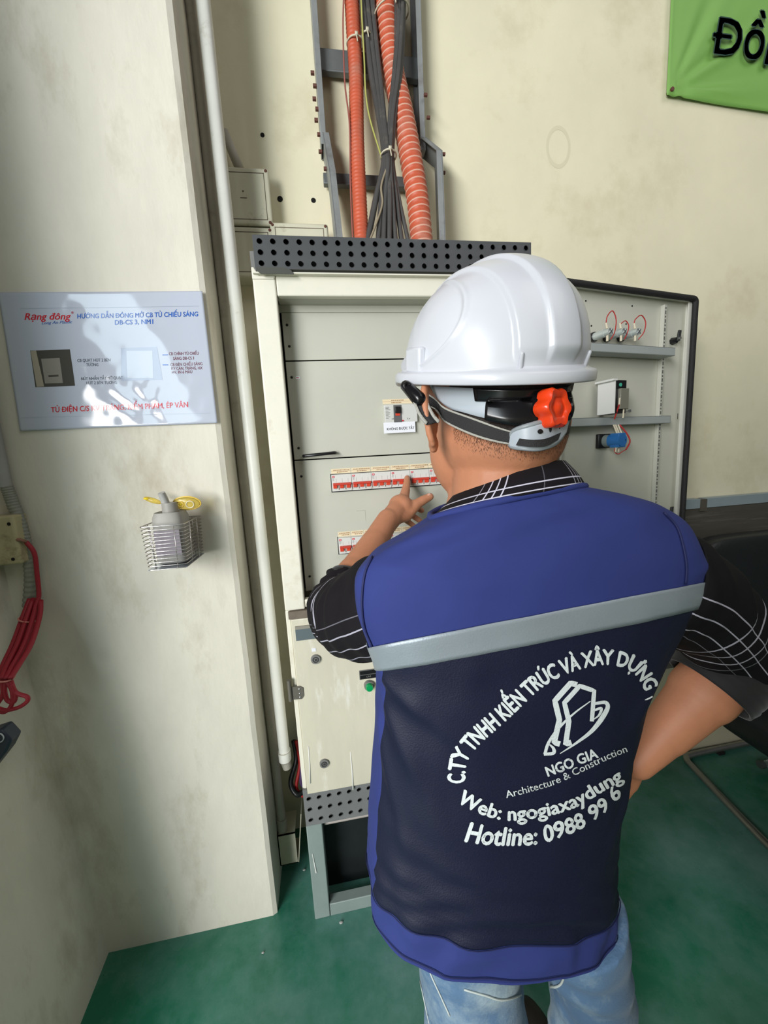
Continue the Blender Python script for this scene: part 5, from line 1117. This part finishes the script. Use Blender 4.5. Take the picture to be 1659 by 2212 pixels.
# emblem
def ribbon_px(pts, w0, w1=None, wm=None):
    P = [Vector((x, y, 0)) for x, y in pts]; b = ([], []); n = len(P)
    V = []
    for i, p in enumerate(P):
        t_ = (P[min(i + 1, n - 1)] - P[max(i - 1, 0)]).normalized(); n_ = Vector((-t_.y, t_.x, 0)); f = i / (n - 1); w_ = w0 + ((w1 if w1 is not None else w0) - w0) * f
        if wm is not None: w_ = w0 + (wm - w0) * (1 - abs(2 * f - 1)) if f <= 0.5 else (w1 if w1 is not None else w0) + (wm - (w1 if w1 is not None else w0)) * (1 - abs(2 * f - 1))
        V += [(p.x + n_.x * w_ / 2, p.y + n_.y * w_ / 2), (p.x - n_.x * w_ / 2, p.y - n_.y * w_ / 2)]
    return V, [(2 * i, 2 * i + 1, 2 * i + 3, 2 * i + 2) for i in range(n - 1)]
def dense(pts, k=6, smooth=False):
    if smooth: return [(p.x, p.y) for p in crom([Vector((x, y, 0)) for x, y in pts], k)]
    out = []
    for (a, c) in zip(pts[:-1], pts[1:]): out += [(a[0] + (c[0] - a[0]) * i / k, a[1] + (c[1] - a[1]) * i / k) for i in range(k)]
    return out + [pts[-1]]
def C7(x, y): return (780 + x * .40989, 1250 + y * .40989)
EMB = [([(1045, 868), (1015, 858), (1042, 740), (1018, 640), (1100, 548), (1135, 556)], 12, 12, None, False), ([(1105, 858), (1075, 868), (1092, 748), (1068, 650), (1148, 562), (1224, 588), (1212, 748)], 12, 9, None, False),
       ([(965, 922), (985, 860), (1040, 782), (1120, 705), (1205, 642)], 7, 2, 6, True), ([(960, 922), (1010, 915), (1010, 890), (990, 870)], 6, 3, 8, True), ([(1228, 655), (1285, 650), (1290, 690), (1220, 790), (1130, 862), (1045, 918)], 6, 1.5, 11, True), ([(1225, 690), (1262, 680), (1250, 715), (1222, 738)], 5, 2, 6, True)]
for pts, w0, w1, wm, sm_ in EMB:
    V, F = ribbon_px(dense([C7(*p) for p in pts], 6, sm_), w0, w1, wm); obj('emblem', print_mesh(VB, V, F, lambda x, y: (x, y)), M_printw, vest, recalc=False)
# reflective band and edge trims in the vest's own coordinates
bb = MB().grid(lambda u, vv: vest_pt(6.0 + vv * 1.0, u * 2 * pi, 0.0014), NT, 9, closed_u=True); obj('reflective_band', bb, M_reflect, vest, smooth=True, recalc=False).modifiers.new('s', 'SOLIDIFY').thickness = 0.0012
M_stitch = mat('navy_thread', srgb(30, 36, 84), 0.7)
for v in (0.12, 1.0, 6.06, 6.94): obj('seam', MB().tube([vest_pt(v, t_, 0.0016) for t_ in np.linspace(0, 2 * pi, 97)[:-1]], 0.0007, 5, closed=True), M_stitch if v < 3 else mat('grey_thread', srgb(112, 120, 128), 0.7), vest, smooth=True)
obj('hem', MB().tube([vest_pt(0.0, t_, -0.0008) for t_ in np.linspace(0, 2 * pi, 97)[:-1]], 0.0022, 6, closed=True), M_vest, vest, smooth=True)
obj('neck_binding', MB().tube([vest_pt(11.95, t_, 0.001) for t_ in np.linspace(0, 2 * pi, 73)[:-1]], 0.0045, 8, closed=True), M_vest, vest, smooth=True)
# armhole bindings
def loop(pts, r_, nm, mt, par): return obj(nm, MB().tube(crom([Vector(p) for p in pts], 8), r_, 8), mt, par, smooth=True)
def vpx(x, y, off=0.002):
    p = cast(VB, x, y, off); return p
def edge_line(pxs, r_, nm='armhole_binding', mt=None):
    P = [vpx(x, y, 0.0015) for x, y in dense(pxs, 5, True)]; P = [p for p in P if p is not None]
    if len(P) > 3: obj(nm, MB().tube(P, r_, 6), mt or M_vest, vest, smooth=True)
edge_line([(806, 1204), (790, 1240), (784, 1300), (790, 1355), (806, 1396)], 0.0013, 'armhole_seam', M_stitch)
edge_line([(1432, 1108), (1460, 1140), (1474, 1185), (1480, 1225), (1478, 1262)], 0.0013, 'armhole_seam', M_stitch)

# shirt ---------------------------------------------------------------
def plaid_mat(name, col, us, vs_, lw=0.012):
    m_ = mat(name, col, 0.8, var=0.08, scale=12, spec=0.2); nt = m_.node_tree; b_ = nt.nodes['Principled BSDF']
    src = b_.inputs['Base Color'].links[0].from_socket; uv = nt.nodes.new('ShaderNodeUVMap'); sp = nt.nodes.new('ShaderNodeSeparateXYZ'); nt.links.new(uv.outputs[0], sp.inputs[0]); acc = None
    for ax, lines in ((0, us), (1, vs_)):
        for (pos, wd_, st_) in lines:
            s1 = nt.nodes.new('ShaderNodeMath'); s1.operation = 'SUBTRACT'; s1.inputs[1].default_value = pos; nt.links.new(sp.outputs[ax], s1.inputs[0])
            s2 = nt.nodes.new('ShaderNodeMath'); s2.operation = 'ABSOLUTE'; nt.links.new(s1.outputs[0], s2.inputs[0])
            s3 = nt.nodes.new('ShaderNodeMath'); s3.operation = 'LESS_THAN'; s3.inputs[1].default_value = wd_; nt.links.new(s2.outputs[0], s3.inputs[0])
            s4 = nt.nodes.new('ShaderNodeMath'); s4.operation = 'MULTIPLY'; s4.inputs[1].default_value = st_; nt.links.new(s3.outputs[0], s4.inputs[0])
            if acc is None: acc = s4.outputs[0]
            else:
                s5 = nt.nodes.new('ShaderNodeMath'); s5.operation = 'MAXIMUM'; nt.links.new(acc, s5.inputs[0]); nt.links.new(s4.outputs[0], s5.inputs[1]); acc = s5.outputs[0]
    mx = nt.nodes.new('ShaderNodeMix'); mx.data_type = 'RGBA'; nt.links.new(acc, mx.inputs[0]); nt.links.new(src, mx.inputs[6]); mx.inputs[7].default_value = srgb(206, 204, 220); nt.links.new(mx.outputs[2], b_.inputs['Base Color'])
    return m_
SH = srgb(24, 21, 25)
def tri(c, s_, w_): return [(c, w_, 0.6), (c + s_, w_, 0.6), (c + 2 * s_, w_, 0.6), (c + 2.8 * s_, w_ * 0.7, 0.22)]
def uv_grid(o, nu, nv, closed=True):
    me = o.data; uvl = me.uv_layers.new(name='UVMap')
    for p in me.polygons:
        for li in p.loop_indices:
            vi = me.loops[li].vertex_index; i, j = vi % nu, vi // nu; u = i / nu; uvl.data[li].uv = (u, j / (nv - 1))
    if closed:
        for p in me.polygons:
            us = [uvl.data[li].uv[0] for li in p.loop_indices]
            if max(us) - min(us) > 0.5:
                for li in p.loop_indices:
                    if uvl.data[li].uv[0] < 0.5: uvl.data[li].uv[0] += 1.0
def sleeve(path, radii, nm, mt, fold, seed, upv):
    P = crom(path, 14); Rr = [v.x for v in crom([Vector((r_, 0, 0)) for r_ in radii], 14)]; n = len(P); nu = 56; b = MB(); vs = []
    u = None
    for i in range(n):
        t_ = (P[min(i + 1, n - 1)] - P[max(i - 1, 0)]).normalized()
        u = (Vector(upv) if u is None else u); u = (u - t_ * u.dot(t_)).normalized(); v_ = t_.cross(u)
        for k in range(nu):
            a = 2 * pi * k / nu; w_ = fold * noise.noise(Vector((math.cos(a) * 1.6, math.sin(a) * 1.6 + seed, i * 0.16))) + fold * 0.5 * math.sin(i * 0.8 + 3 * math.cos(a) + seed) * (0.5 + 0.5 * math.cos(a * 2 + seed))
            vs.append(P[i] + (u * math.cos(a) + v_ * math.sin(a)) * (Rr[i] + w_))
    b.add(vs, [(i * nu + k, i * nu + (k + 1) % nu, (i + 1) * nu + (k + 1) % nu, (i + 1) * nu + k) for i in range(n - 1) for k in range(nu)])
    o = obj(nm, b, mt, person, smooth=True, recalc=False); uv_grid(o, nu, n); o.modifiers.new('s', 'SOLIDIFY').thickness = 0.002
    return o, P, Rr
M_sl = plaid_mat('black_plaid_left', SH, tri(0.30, 0.045, 0.0022) + tri(0.66, 0.05, 0.0022), tri(0.42, 0.06, 0.0038))
cufL = LE.lerp(LW, 0.22)
oL, PL_, RL_ = sleeve([A(900, 1285, .470), A(838, 1305, .480), A(783, 1326, .545), A(746, 1326, .63), A(733, 1312, .70), LE.lerp(LW, 0.07), cufL], [0.060, 0.068, 0.067, 0.062, 0.058, 0.054, 0.050], 'sleeve', M_sl, 0.006, 2.0, (0, 0, 1))
M_sr = plaid_mat('black_plaid_right', srgb(18, 17, 20), tri(0.25, 0.05, 0.002) + tri(0.60, 0.05, 0.002), tri(0.30, 0.05, 0.003) + tri(0.60, 0.06, 0.0034))
cufR = RE.lerp(RW, 0.20)
oR, PR_, RR_ = sleeve([A(1405, 1250, .448), A(1470, 1280, .450), A(1545, 1350, .458), RE, RE.lerp(RW, 0.10), cufR], [0.074, 0.070, 0.062, 0.058, 0.058, 0.057], 'sleeve', M_sr, 0.005, 5.0, (0, 0, 1))
# rolled cuffs
M_cuff = mat('black_cuff', srgb(22, 21, 24), 0.75, var=0.1, scale=20, sheen=0.15)
for (a, c, r_) in ((LE.lerp(LW, 0.10), LE.lerp(LW, 0.24), 0.051), (RE.lerp(RW, 0.06), RE.lerp(RW, 0.30), 0.0605)):
    n_ = 12; Pc = [a.lerp(c, k / n_) for k in range(n_ + 1)]; cu = MB().tube(Pc, [r_ * (0.96 + 0.06 * math.sin(pi * k / n_) ** 0.5 + 0.012 * math.sin(k * 2.2)) for k in range(n_ + 1)], 40, caps=False)
    o = obj('cuff', cu, M_cuff, person, smooth=True, recalc=False); o.modifiers.new('s', 'SOLIDIFY').thickness = 0.004
# collar
def collar():
    tl_, tr_ = A(992, 1062, .47), A(1200, 1014, .47); bl_, br_ = A(936, 1122, .445), A(1246, 1062, .45)
    def f(u, v):
        t_ = u * 2 * pi; L = bl_.lerp(tl_, v); R_ = br_.lerp(tr_, v); c = (L + R_) / 2; uu = (R_ - L) / 2; nn = Vector((uu.y, -uu.x, 0)).normalized(); s_ = math.sin(t_)
        bk_ = lerp(0.060, 0.064, v) if s_ > 0 else lerp(0.10, 0.07, v)
        p = c + uu * math.cos(t_) + nn * s_ * bk_ + Vector((0, 0, (0.020 * s_) if s_ > 0 else 0.03 * s_))
        return p + nn * 0.004 * math.sin(v * pi)
    return MB().grid(f, 72, 12, closed_u=True)
M_col = plaid_mat('black_plaid_collar', SH, [(0.318, .0016, .9), (0.335, .0016, .9), (0.352, .0016, .9), (0.372, .001, .5), (0.118, .0016, .7), (0.134, .0016, .7), (0.15, .0016, .6), (0.235, .0012, .15)], [(0.38, .022, .95), (0.12, .022, .95)])
oc = obj('collar', collar(), M_col, person, smooth=True, recalc=False); uv_grid(oc, 72, 12); oc.modifiers.new('s', 'SOLIDIFY').thickness = 0.003

# jeans -----------------------------------------------------------------
jb = MB()
pel = MB().grid(lambda u, vv: torso_at(0.45 + vv * 1.55, u * 2 * pi, -0.012) - Vector((0, 0, 0.012)), 40, 16, closed_u=True); n0 = len(pel.v)
cA = sum((pel.v[k] for k in range(40)), Vector()) / 40 ; cB = sum((pel.v[15 * 40 + k] for k in range(40)), Vector()) / 40; pel.v += [cA, cB]; pel.f += [(n0, (k + 1) % 40, k) for k in range(40)] + [(n0 + 1, 15 * 40 + k, 15 * 40 + (k + 1) % 40) for k in range(40)]; pel.mi += [0] * 80
jb.add(pel.v, pel.f)
def leg_tube(P, R):
    P2 = crom(P, 8); R2 = [v.x for v in crom([Vector((r_, 0, 0)) for r_ in R], 8)]; jb.tube(P2, R2, 28)
LT = [A(1005, 1960, .455), A(1014, 2090, .450), A(1034, 2180, .455), Vector((0.165, 0.475, 0.47)), Vector((0.15, 0.475, 0.25)), Vector((0.145, 0.465, 0.05))]
RT = [A(1236, 1960, .455), A(1268, 2075, .458), A(1290, 2170, .470), Vector((0.385, 0.485, 0.47)), Vector((0.385, 0.49, 0.25)), Vector((0.385, 0.49, 0.05))]
leg_tube(LT, [0.082, 0.076, 0.071, 0.068, 0.066, 0.066]); leg_tube(RT, [0.076, 0.064, 0.056, 0.058, 0.062, 0.066])
mj = remesh(jb, 0.0045, 6, 0.5)
cov = np.zeros(len(mj.vertices) * 3); mj.vertices.foreach_get('co', cov); nov = np.zeros(len(mj.vertices) * 3); mj.vertex_normals.foreach_get('vector', nov); cov = cov.reshape(-1, 3); nov = nov.reshape(-1, 3)
for i in range(len(cov)):
    c = Vector(cov[i]); w_ = 0.004 * noise.noise(c * 14) + 0.0025 * math.sin(c.z * 95 + 9 * noise.noise(c * 6)) * max(0, min(1, (0.72 - c.z) * 6)); cov[i] += nov[i] * w_
mj.vertices.foreach_set('co', cov.ravel()); mj.update()
JB = BVHTree.FromPolygons([tuple(v.co) for v in mj.vertices], [tuple(p.vertices) for p in mj.polygons])
shift(mj, porg)
M_jean = mat('washed_denim', srgb(80, 110, 142), 0.8, var=0.16, scale=9, bump=0.25, bscale=350, dirt=srgb(152, 170, 178), dirt_scale=7, dirt_lo=0.47, dirt_hi=0.7, sheen=0.1)
mj.materials.append(M_jean)
mj.polygons.foreach_set('use_smooth', [True] * len(mj.polygons))
jeans = obj('jeans', mj, None, person)
M_thread = mat('pale_thread', srgb(196, 204, 200), 0.7)
def jline(pxs, r_=0.0011, nm='stitching'):
    P = [cast(JB, x, y, 0.001) for x, y in dense(pxs, 6, True)]; P = [p for p in P if p is not None]
    if len(P) > 3: obj(nm, MB().tube(P, r_, 6), M_thread, jeans, smooth=True)
def C8(x, y): return (840 + x * .3255, 1950 + y * .3255)
jline([C8(255, 385), C8(285, 480), C8(340, 600), C8(405, 745)]); jline([C8(500, 570), C8(640, 610), C8(760, 640), C8(935, 590)]); jline([C8(938, 585), C8(950, 650), C8(945, 712), C8(870, 722)])
jline([C8(1155, 350), C8(1165, 450), C8(1140, 540), C8(1060, 565)], 0.0016); jline([C8(1318, 280), C8(1312, 360), C8(1290, 445)], 0.0022); jline([C8(160, 330), C8(210, 520), C8(270, 800)], 0.0008)
# shoes
for a_ in (Vector((0.145, 0.50, 0)), Vector((0.385, 0.525, 0))):
    s_ = MB(); s_.ell(a_ + Vector((0, 0.06, 0.035)), (0.046, 0, 0), (0, 0.125, 0), (0, 0, 0.036), 24, 12); s_.ell(a_ + Vector((0, -0.02, 0.055)), (0.040, 0, 0), (0, 0.05, 0), (0, 0, 0.052), 20, 12)
    sh = obj('shoe', remesh(s_, 0.006, 4), None, person); sh.data.transform(Matrix.Translation(-porg)); sh.data.materials.append(mat('dark_shoe_leather', srgb(40, 36, 34), 0.5))
    obj('sole', MB().prism([a_ + Vector((0.045 * math.cos(t_), 0.045 + 0.13 * math.sin(t_), 0)) for t_ in np.linspace(0, 2 * pi, 25)[:-1]], (0, 0, 0.012)), M_rubber, sh)

# hair ------------------------------------------------------------------
dgm = BVHTree.FromPolygons([tuple(v.co + porg) for v in me.vertices], [tuple(p.vertices) for p in me.polygons])
hb_ = MB(); rnd = random.Random(11)
def head_pt(az, z):      # surface of the head at an azimuth (0 = straight back, + = right) and height
    d = (-hf * math.cos(az) + hr * math.sin(az)); o_ = Vector((HC.x, HC.y, HC.z + z)) + d * 0.3; h_ = dgm.ray_cast(o_, -d)
    return h_[0], h_[1], d
HLINE = lambda az: -0.074 + 0.022 * (az / 1.2) ** 2 + (0.052 if abs(az) > 1.25 else 0)
cap_b = MB()
def capf(u, v):
    az = (u - 0.5) * 2 * 1.62; z = lerp(HLINE(az) + 0.026, 0.075, v); q = head_pt(az, z)
    return (q[0] + q[1] * (0.0005 + 0.0022 * min(1, v * 3))) if q[0] is not None else Vector((HC.x, HC.y, HC.z + z))
cap_b.grid(capf, 60, 24)
M_hair = mat('dark_brown_hair', srgb(38, 28, 23), 0.6, var=0.3, scale=120, bump=0.5, bscale=400)
hair = obj('hair', cap_b, M_hair, person, smooth=True, recalc=False)
stb = MB()
for i in range(42000):
    az = (rnd.random() * 2 - 1) * 1.55; k = rnd.random(); hl = HLINE(az); z = hl + k ** 0.75 * 0.075
    dens = min(1, 0.05 + (z - hl) / 0.046)
    if rnd.random() > dens: continue
    q = head_pt(az, z)
    if q[0] is None: continue
    n_ = q[1]; ln = 0.0016 + 0.0034 * min(1, (z - hl) / 0.05) * (0.6 + 0.6 * rnd.random()); sd = (n_.cross(hu)).normalized() * 0.00013
    tip = q[0] + n_ * ln * 0.35 - hu * ln + sd * rnd.uniform(-7, 7); stb.add([q[0] - sd, q[0] + sd, tip], [(0, 1, 2)])
hs = obj('hair_stubble', stb, M_hair, person, recalc=False); hs['kind'] = 'stuff'

# ================================================================== hard hat
TIL = math.radians(12); ROL = math.radians(3.0)
gf = (hf * math.cos(TIL) + hu * math.sin(TIL)).normalized(); gr0 = hr; gu0 = gr0.cross(gf).normalized()
gr_ = (gr0 * math.cos(ROL) + gu0 * math.sin(ROL)).normalized(); gu = gr_.cross(gf).normalized()
GO = A(1056, 800, 0.480)
hat = root('hard_hat', 'white ribbed hard hat with red ratchet knob and grey-edged black strap', 'hard hat', GO)
def G(x, y, z): return GO + gr_ * x + gf * y + gu * z
def sst(a, b, x):
    t_ = min(1, max(0, (x - a) / (b - a))); return t_ * t_ * (3 - 2 * t_)
HAw, HBf, HBb, HH = 0.1015, 0.124, 0.119, 0.113
def dome(phi, s_, extra=0.0):
    nn = 2.2; rho = max(0.0, (1 - s_ ** nn)) ** (1 / nn) if s_ < 1 else 0.0; cx, sy = math.sin(phi), -math.cos(phi)     # phi 0 = rear
    x, y, z = HAw * cx * rho, (HBf if sy > 0 else HBb) * sy * rho, HH * s_
    # raised centre bands running front to back
    up = sst(0.04, 0.20, s_)
    d = 0.0046 * (1 - sst(0.0150, 0.0180, abs(x))) + 0.0042 * (1 - sst(0.0435, 0.0470, abs(x)))
    d *= up * (1 if True else 0)
    # recessed C-shaped side panels
    q = math.sqrt(((y - 0.022) / 0.080) ** 2 + ((z - 0.050) / 0.046) ** 2)
    d += 0.0042 * sst(0.96, 1.02, q) * (1 - sst(0.9, 1.0, s_)) * sst(0.05, 0.09, abs(x)) if abs(x) > 0.03 else 0.0032 * (1 - sst(0.9, 1.0, s_)) * 0
    d += 0.0018 * math.exp(-((q - 1.03) / 0.03) ** 2) * sst(0.035, 0.06, abs(x))
    n_ = Vector((x / HAw ** 2, y / HBb ** 2, z / HH ** 2)); n_ = n_.normalized() if n_.length > 1e-6 else Vector((0, 0, 1))
    p = Vector((x, y, z)) + n_ * (d + extra); return G(*p)
NPH = 320
db = MB().grid(lambda u, v: dome(u * 2 * pi, math.sin(v * pi / 2) * 0.9995), NPH, 130, closed_u=True)
n0 = len(db.v); db.v.append(dome(0, 0.9999)); db.f += [(129 * NPH + k, 129 * NPH + (k + 1) % NPH, n0) for k in range(NPH)]; db.mi += [0] * NPH
M_hat = mat('white_hard_hat_plastic', srgb(202, 204, 211), 0.34, var=0.02, scale=10, coat=0.1, dirt=srgb(206, 204, 204), dirt_scale=14, dirt_lo=0.62, dirt_hi=0.85)
sh_ = obj('shell', db, M_hat, hat, smooth=True, recalc=False); sh_.modifiers.new('s', 'SOLIDIFY').thickness = 0.0025
PRF = [(-0.0015, 0.008), (0.0005, 0.004), (0.004, 0.0015), (0.0085, 0.0005), (0.0105, -0.002), (0.0108, -0.0105), (0.0100, -0.0120), (0.0080, -0.0115), (0.006, -0.005), (0.000, -0.003), (-0.004, 0.0)]
def brim(u, v):
    phi = u * 2 * pi; k = int(round(v * (len(PRF) - 1))); o_, z = PRF[k]; sy = -math.cos(phi); cx = math.sin(phi)
    side = math.exp(-((sy - 0.15) / 0.35) ** 2)
    peak = sst(0.25, 0.95, sy) * 0.042 if o_ > 0.001 else 0
    fl = 1.0 + 0.30 * side * (1 if o_ > 0.002 else 0); dr = -0.012 * sst(0.3, 1.0, sy) * (1 if o_ > 0.005 else 0)
    a, b_ = HAw + o_ * fl, (HBf if sy > 0 else HBb) + o_; return G(a * cx, (b_ + peak * (o_ / 0.0145)) * sy, z + dr)
bb_ = MB().grid(brim, 160, len(PRF), closed_u=True); obj('brim', bb_, M_hat, hat, smooth=True, recalc=False)
# vent nibs at the rear and the side slots
for ph in (0.42, -0.42): obj('moulding_nib', MB().rcone(dome(ph, 0.04, 0.0), dome(ph, 0.14, 0.001), 0.0028, 0.002, 10, 4), M_hat, hat, smooth=True)
obj('accessory_slot', MB().obox(G(HAw + 0.001, 0.0, 0.014), gr_ * 0.005, gf * 0.018, gu * 0.014), M_hat, hat, bev=0.003)
obj('accessory_slot', MB().obox(G(-HAw - 0.001, 0.0, 0.014), gr_ * 0.005, gf * 0.018, gu * 0.014), M_hat, hat, bev=0.003)
# suspension harness follows the head
def hcast(x, y, off, Yd=None):
    p = cast(dgm, x, y, off)
    if p is None or (p - HC).length > 0.2: return A(x, y, Yd if Yd else 0.44)
    return p
def ribbon_head(top, bot, off, nm, mt, par, nu=24, thick=0.0015, Yd=0.44, sm_=True):
    T = dense(top, 8, True); B_ = dense(bot, 8, True)
    def samp(L, u):
        s_ = u * (len(L) - 1); i = min(int(s_), len(L) - 2); f = s_ - i; return (L[i][0] + (L[i + 1][0] - L[i][0]) * f, L[i][1] + (L[i + 1][1] - L[i][1]) * f)
    def f(u, v):
        a, c = samp(T, u), samp(B_, u); return hcast(a[0] + (c[0] - a[0]) * v, a[1] + (c[1] - a[1]) * v, off, Yd)
    b = MB().grid(f, nu, 6)
    # relax the strip so it bridges hollows instead of following every bump
    P = b.v; base_i = len(P)
    for it in range(10):
        Q = [p.copy() for p in P]
        for j in range(6):
            for i in range(1, nu - 1): P[j * nu + i] = Q[j * nu + i] * 0.5 + (Q[j * nu + i - 1] + Q[j * nu + i + 1]) * 0.25
    o = obj(nm, b, mt, par, smooth=True, recalc=False); m_ = o.modifiers.new('s', 'SOLIDIFY'); m_.thickness = thick; m_.offset = 0; return o
M_gp = mat('pale_grey_plastic', srgb(174, 182, 190), 0.4); M_bp = mat('gloss_black_plastic', srgb(20, 19, 21), 0.22); M_strap = mat('black_webbing', srgb(44, 43, 44), 0.8, bump=0.4, bscale=700); M_sedge = mat('grey_webbing_edge', srgb(168, 166, 158), 0.8, bump=0.5, bscale=500)
ribbon_head([(925, 832), (960, 834), (1000, 836), (1062, 838)], [(952, 858), (985, 884), (1020, 898), (1062, 908)], 0.006, 'headband', M_gp, hat)
bkp = ribbon_head([(1028, 836), (1100, 838), (1160, 836), (1216, 830)], [(1032, 862), (1100, 866), (1160, 866), (1212, 860)], 0.008, 'rear_band', M_bp, hat)
ribbon_head([(1058, 856), (1100, 858), (1150, 858), (1208, 850)], [(1054, 912), (1100, 920), (1150, 922), (1204, 912)], 0.013, 'ratchet_housing', M_bp, hat, thick=0.006)
# ratchet knob with six lobes
kc = A(1186, 884, 0.372); ka = (-hf * 0.95 + hr * 0.20 + hu * 0.04).normalized(); kx = ka.cross(hu).normalized() * -1; ky = kx.cross(ka) * -1
if ky.z < 0: ky = -ky
def lobed(r0, amp, o_, n=60): return [kc + ka * o_ + (kx * math.cos(a) + ky * math.sin(a)) * (r0 + amp * math.cos(6 * a)) for a in np.linspace(0, 2 * pi, n + 1)[:-1]]
kb_ = MB(); rows = [lobed(0.0188, 0.0018, -0.004), lobed(0.0198, 0.0020, 0.0), lobed(0.0195, 0.0020, 0.010), lobed(0.0175, 0.0017, 0.0125), lobed(0.0110, 0.0006, 0.0118), lobed(0.0100, 0.0005, 0.0105), lobed(0.006, 0.0, 0.0108), lobed(0.0035, 0.0, 0.0125), lobed(0.0012, 0.0, 0.0128)]
kb_.add([p for r_ in rows for p in r_], [(i * 60 + k, i * 60 + (k + 1) % 60, (i + 1) * 60 + (k + 1) % 60, (i + 1) * 60 + k) for i in range(len(rows) - 1) for k in range(60)] + [[(len(rows) - 1) * 60 + k for k in range(60)]])
obj('ratchet_knob', kb_, mat('orange_red_knob', srgb(232, 66, 24), 0.3, coat=0.3), hat, smooth=True, auto=0.9)
obj('knob_base', MB().cyl(kc - ka * 0.010, kc - ka * 0.002, 0.0185, 0.0175, 28), M_bp, hat, smooth=True, auto=0.7)
# strap from the clip to the nape pad, pale edges either side
ST = [(884, 836), (905, 848), (935, 862), (975, 882), (1030, 906), (1080, 926), (1125, 937)]; SB = [(902, 866), (925, 882), (950, 900), (985, 920), (1035, 942), (1080, 953), (1120, 957)]
ribbon_head(ST, SB, 0.009, 'strap', M_strap, hat, Yd=0.445)
def mixpx(a, b_, t_): return [(p[0] + (q[0] - p[0]) * t_, p[1] + (q[1] - p[1]) * t_) for p, q in zip(a, b_)]
ribbon_head(mixpx(ST, SB, -0.02), mixpx(ST, SB, 0.10), 0.0096, 'strap_edge', M_sedge, hat, thick=0.002, Yd=0.4448); ribbon_head(mixpx(ST, SB, 0.90), mixpx(ST, SB, 1.02), 0.0096, 'strap_edge', M_sedge, hat, thick=0.002, Yd=0.4448)
# short strap dropping behind the ear
def flat_strap(c, w_, nm, mt, par, thick=0.0018):
    T = [A(x - w_ / 2, y + 2, Y) for x, y, Y in c]; B_ = [A(x + w_ / 2, y - 4, Y) for x, y, Y in c]; T2, B2 = crom(T, 6), crom(B_, 6); n = len(T2)
    b = MB(); b.add(T2 + B2, [(i, i + 1, n + i + 1, n + i) for i in range(n - 1)]); o = obj(nm, b, mt, par, smooth=True, recalc=False); m_ = o.modifiers.new('s', 'SOLIDIFY'); m_.thickness = thick; m_.offset = 0
DS = [(906, 862, .436), (912, 880, .431), (922, 900, .427), (935, 916, .424)]
flat_strap(DS, 28, 'strap', M_strap, hat); flat_strap([(x - 13, y, Y - 0.0015) for x, y, Y in DS], 4, 'strap_edge', M_sedge, hat); flat_strap([(x + 13, y - 3, Y - 0.0015) for x, y, Y in DS], 4, 'strap_edge', M_sedge, hat)
c0 = A(893, 850, .440)
obj('strap_clip', MB().rcone(A(877, 834, .447), A(905, 862, .434), 0.0065, 0.0085, 12, 4), M_bp, hat, smooth=True)
obj('clip_ring', MB().tube([A(880 + 7 * math.cos(t_), 834 + 7 * math.sin(t_), .440) for t_ in np.linspace(0, 2 * pi, 17)[:-1]], 0.0018, 6, closed=True), M_bp, hat, smooth=True)
# nape pad
NT_ = [(1099, 948), (1112, 930), (1150, 917), (1195, 906), (1226, 902)]; NB_ = [(1104, 964), (1130, 969), (1165, 970), (1200, 958), (1218, 935)]
def npc(x, y, off):
    # pad stands off the nape on a shallow arc
    u = (x - 1160) / 62.0; Yc_ = 0.368 + 0.020 * u * u + off; return A(x, y, Yc_)
def pad_grid(T, B_, off): 
    T2, B2 = dense(T, 8, True), dense(B_, 8, True); n = len(T2); return MB().grid(lambda u, v: npc(T2[min(int(round(u * (n - 1))), n - 1)][0] * (1 - v) + B2[min(int(round(u * (n - 1))), n - 1)][0] * v, T2[min(int(round(u * (n - 1))), n - 1)][1] * (1 - v) + B2[min(int(round(u * (n - 1))), n - 1)][1] * v, off), n, 8)
o = obj('nape_pad', pad_grid(NT_, NB_, 0.0), M_gp, hat, smooth=True, recalc=False); o.modifiers.new('s', 'SOLIDIFY').thickness = 0.003
obj('pad_rim', MB().tube([npc(x, y, -0.001) for x, y in dense(NT_, 8, True)], 0.0028, 8), mat('grey_rim', srgb(142, 148, 152), 0.4), hat, smooth=True)
obj('pad_rim', MB().tube([npc(x, y, -0.001) for x, y in dense([NT_[0]] + NB_ + [NT_[-1]], 8, True)], 0.0022, 8), MATS['grey_rim'], hat, smooth=True)
obj('pad_strap', pad_grid([(1122, 947), (1150, 950), (1180, 947), (1212, 934)], [(1114, 962), (1150, 966), (1180, 964), (1206, 950)], -0.0065), M_strap, hat, smooth=True, recalc=False)
for (x, y) in ((1167, 932), (1188, 927), (1207, 922)): obj('pad_slot', MB().ell(npc(x, y, -0.0040), (0.0030 if x < 1170 else 0.0018, 0, 0), (0, 0.0012, 0), (0, 0, 0.0024 if x < 1170 else 0.0034), 12, 8), M_dark, hat, smooth=True)
o = MB().tube(crom([npc(1226, 904, 0), A(1231, 885, .375), A(1228, 862, .385), A(1222, 838, .40)], 6), 0.0045, 8); obj('pad_arm', o, M_bp, hat, smooth=True)
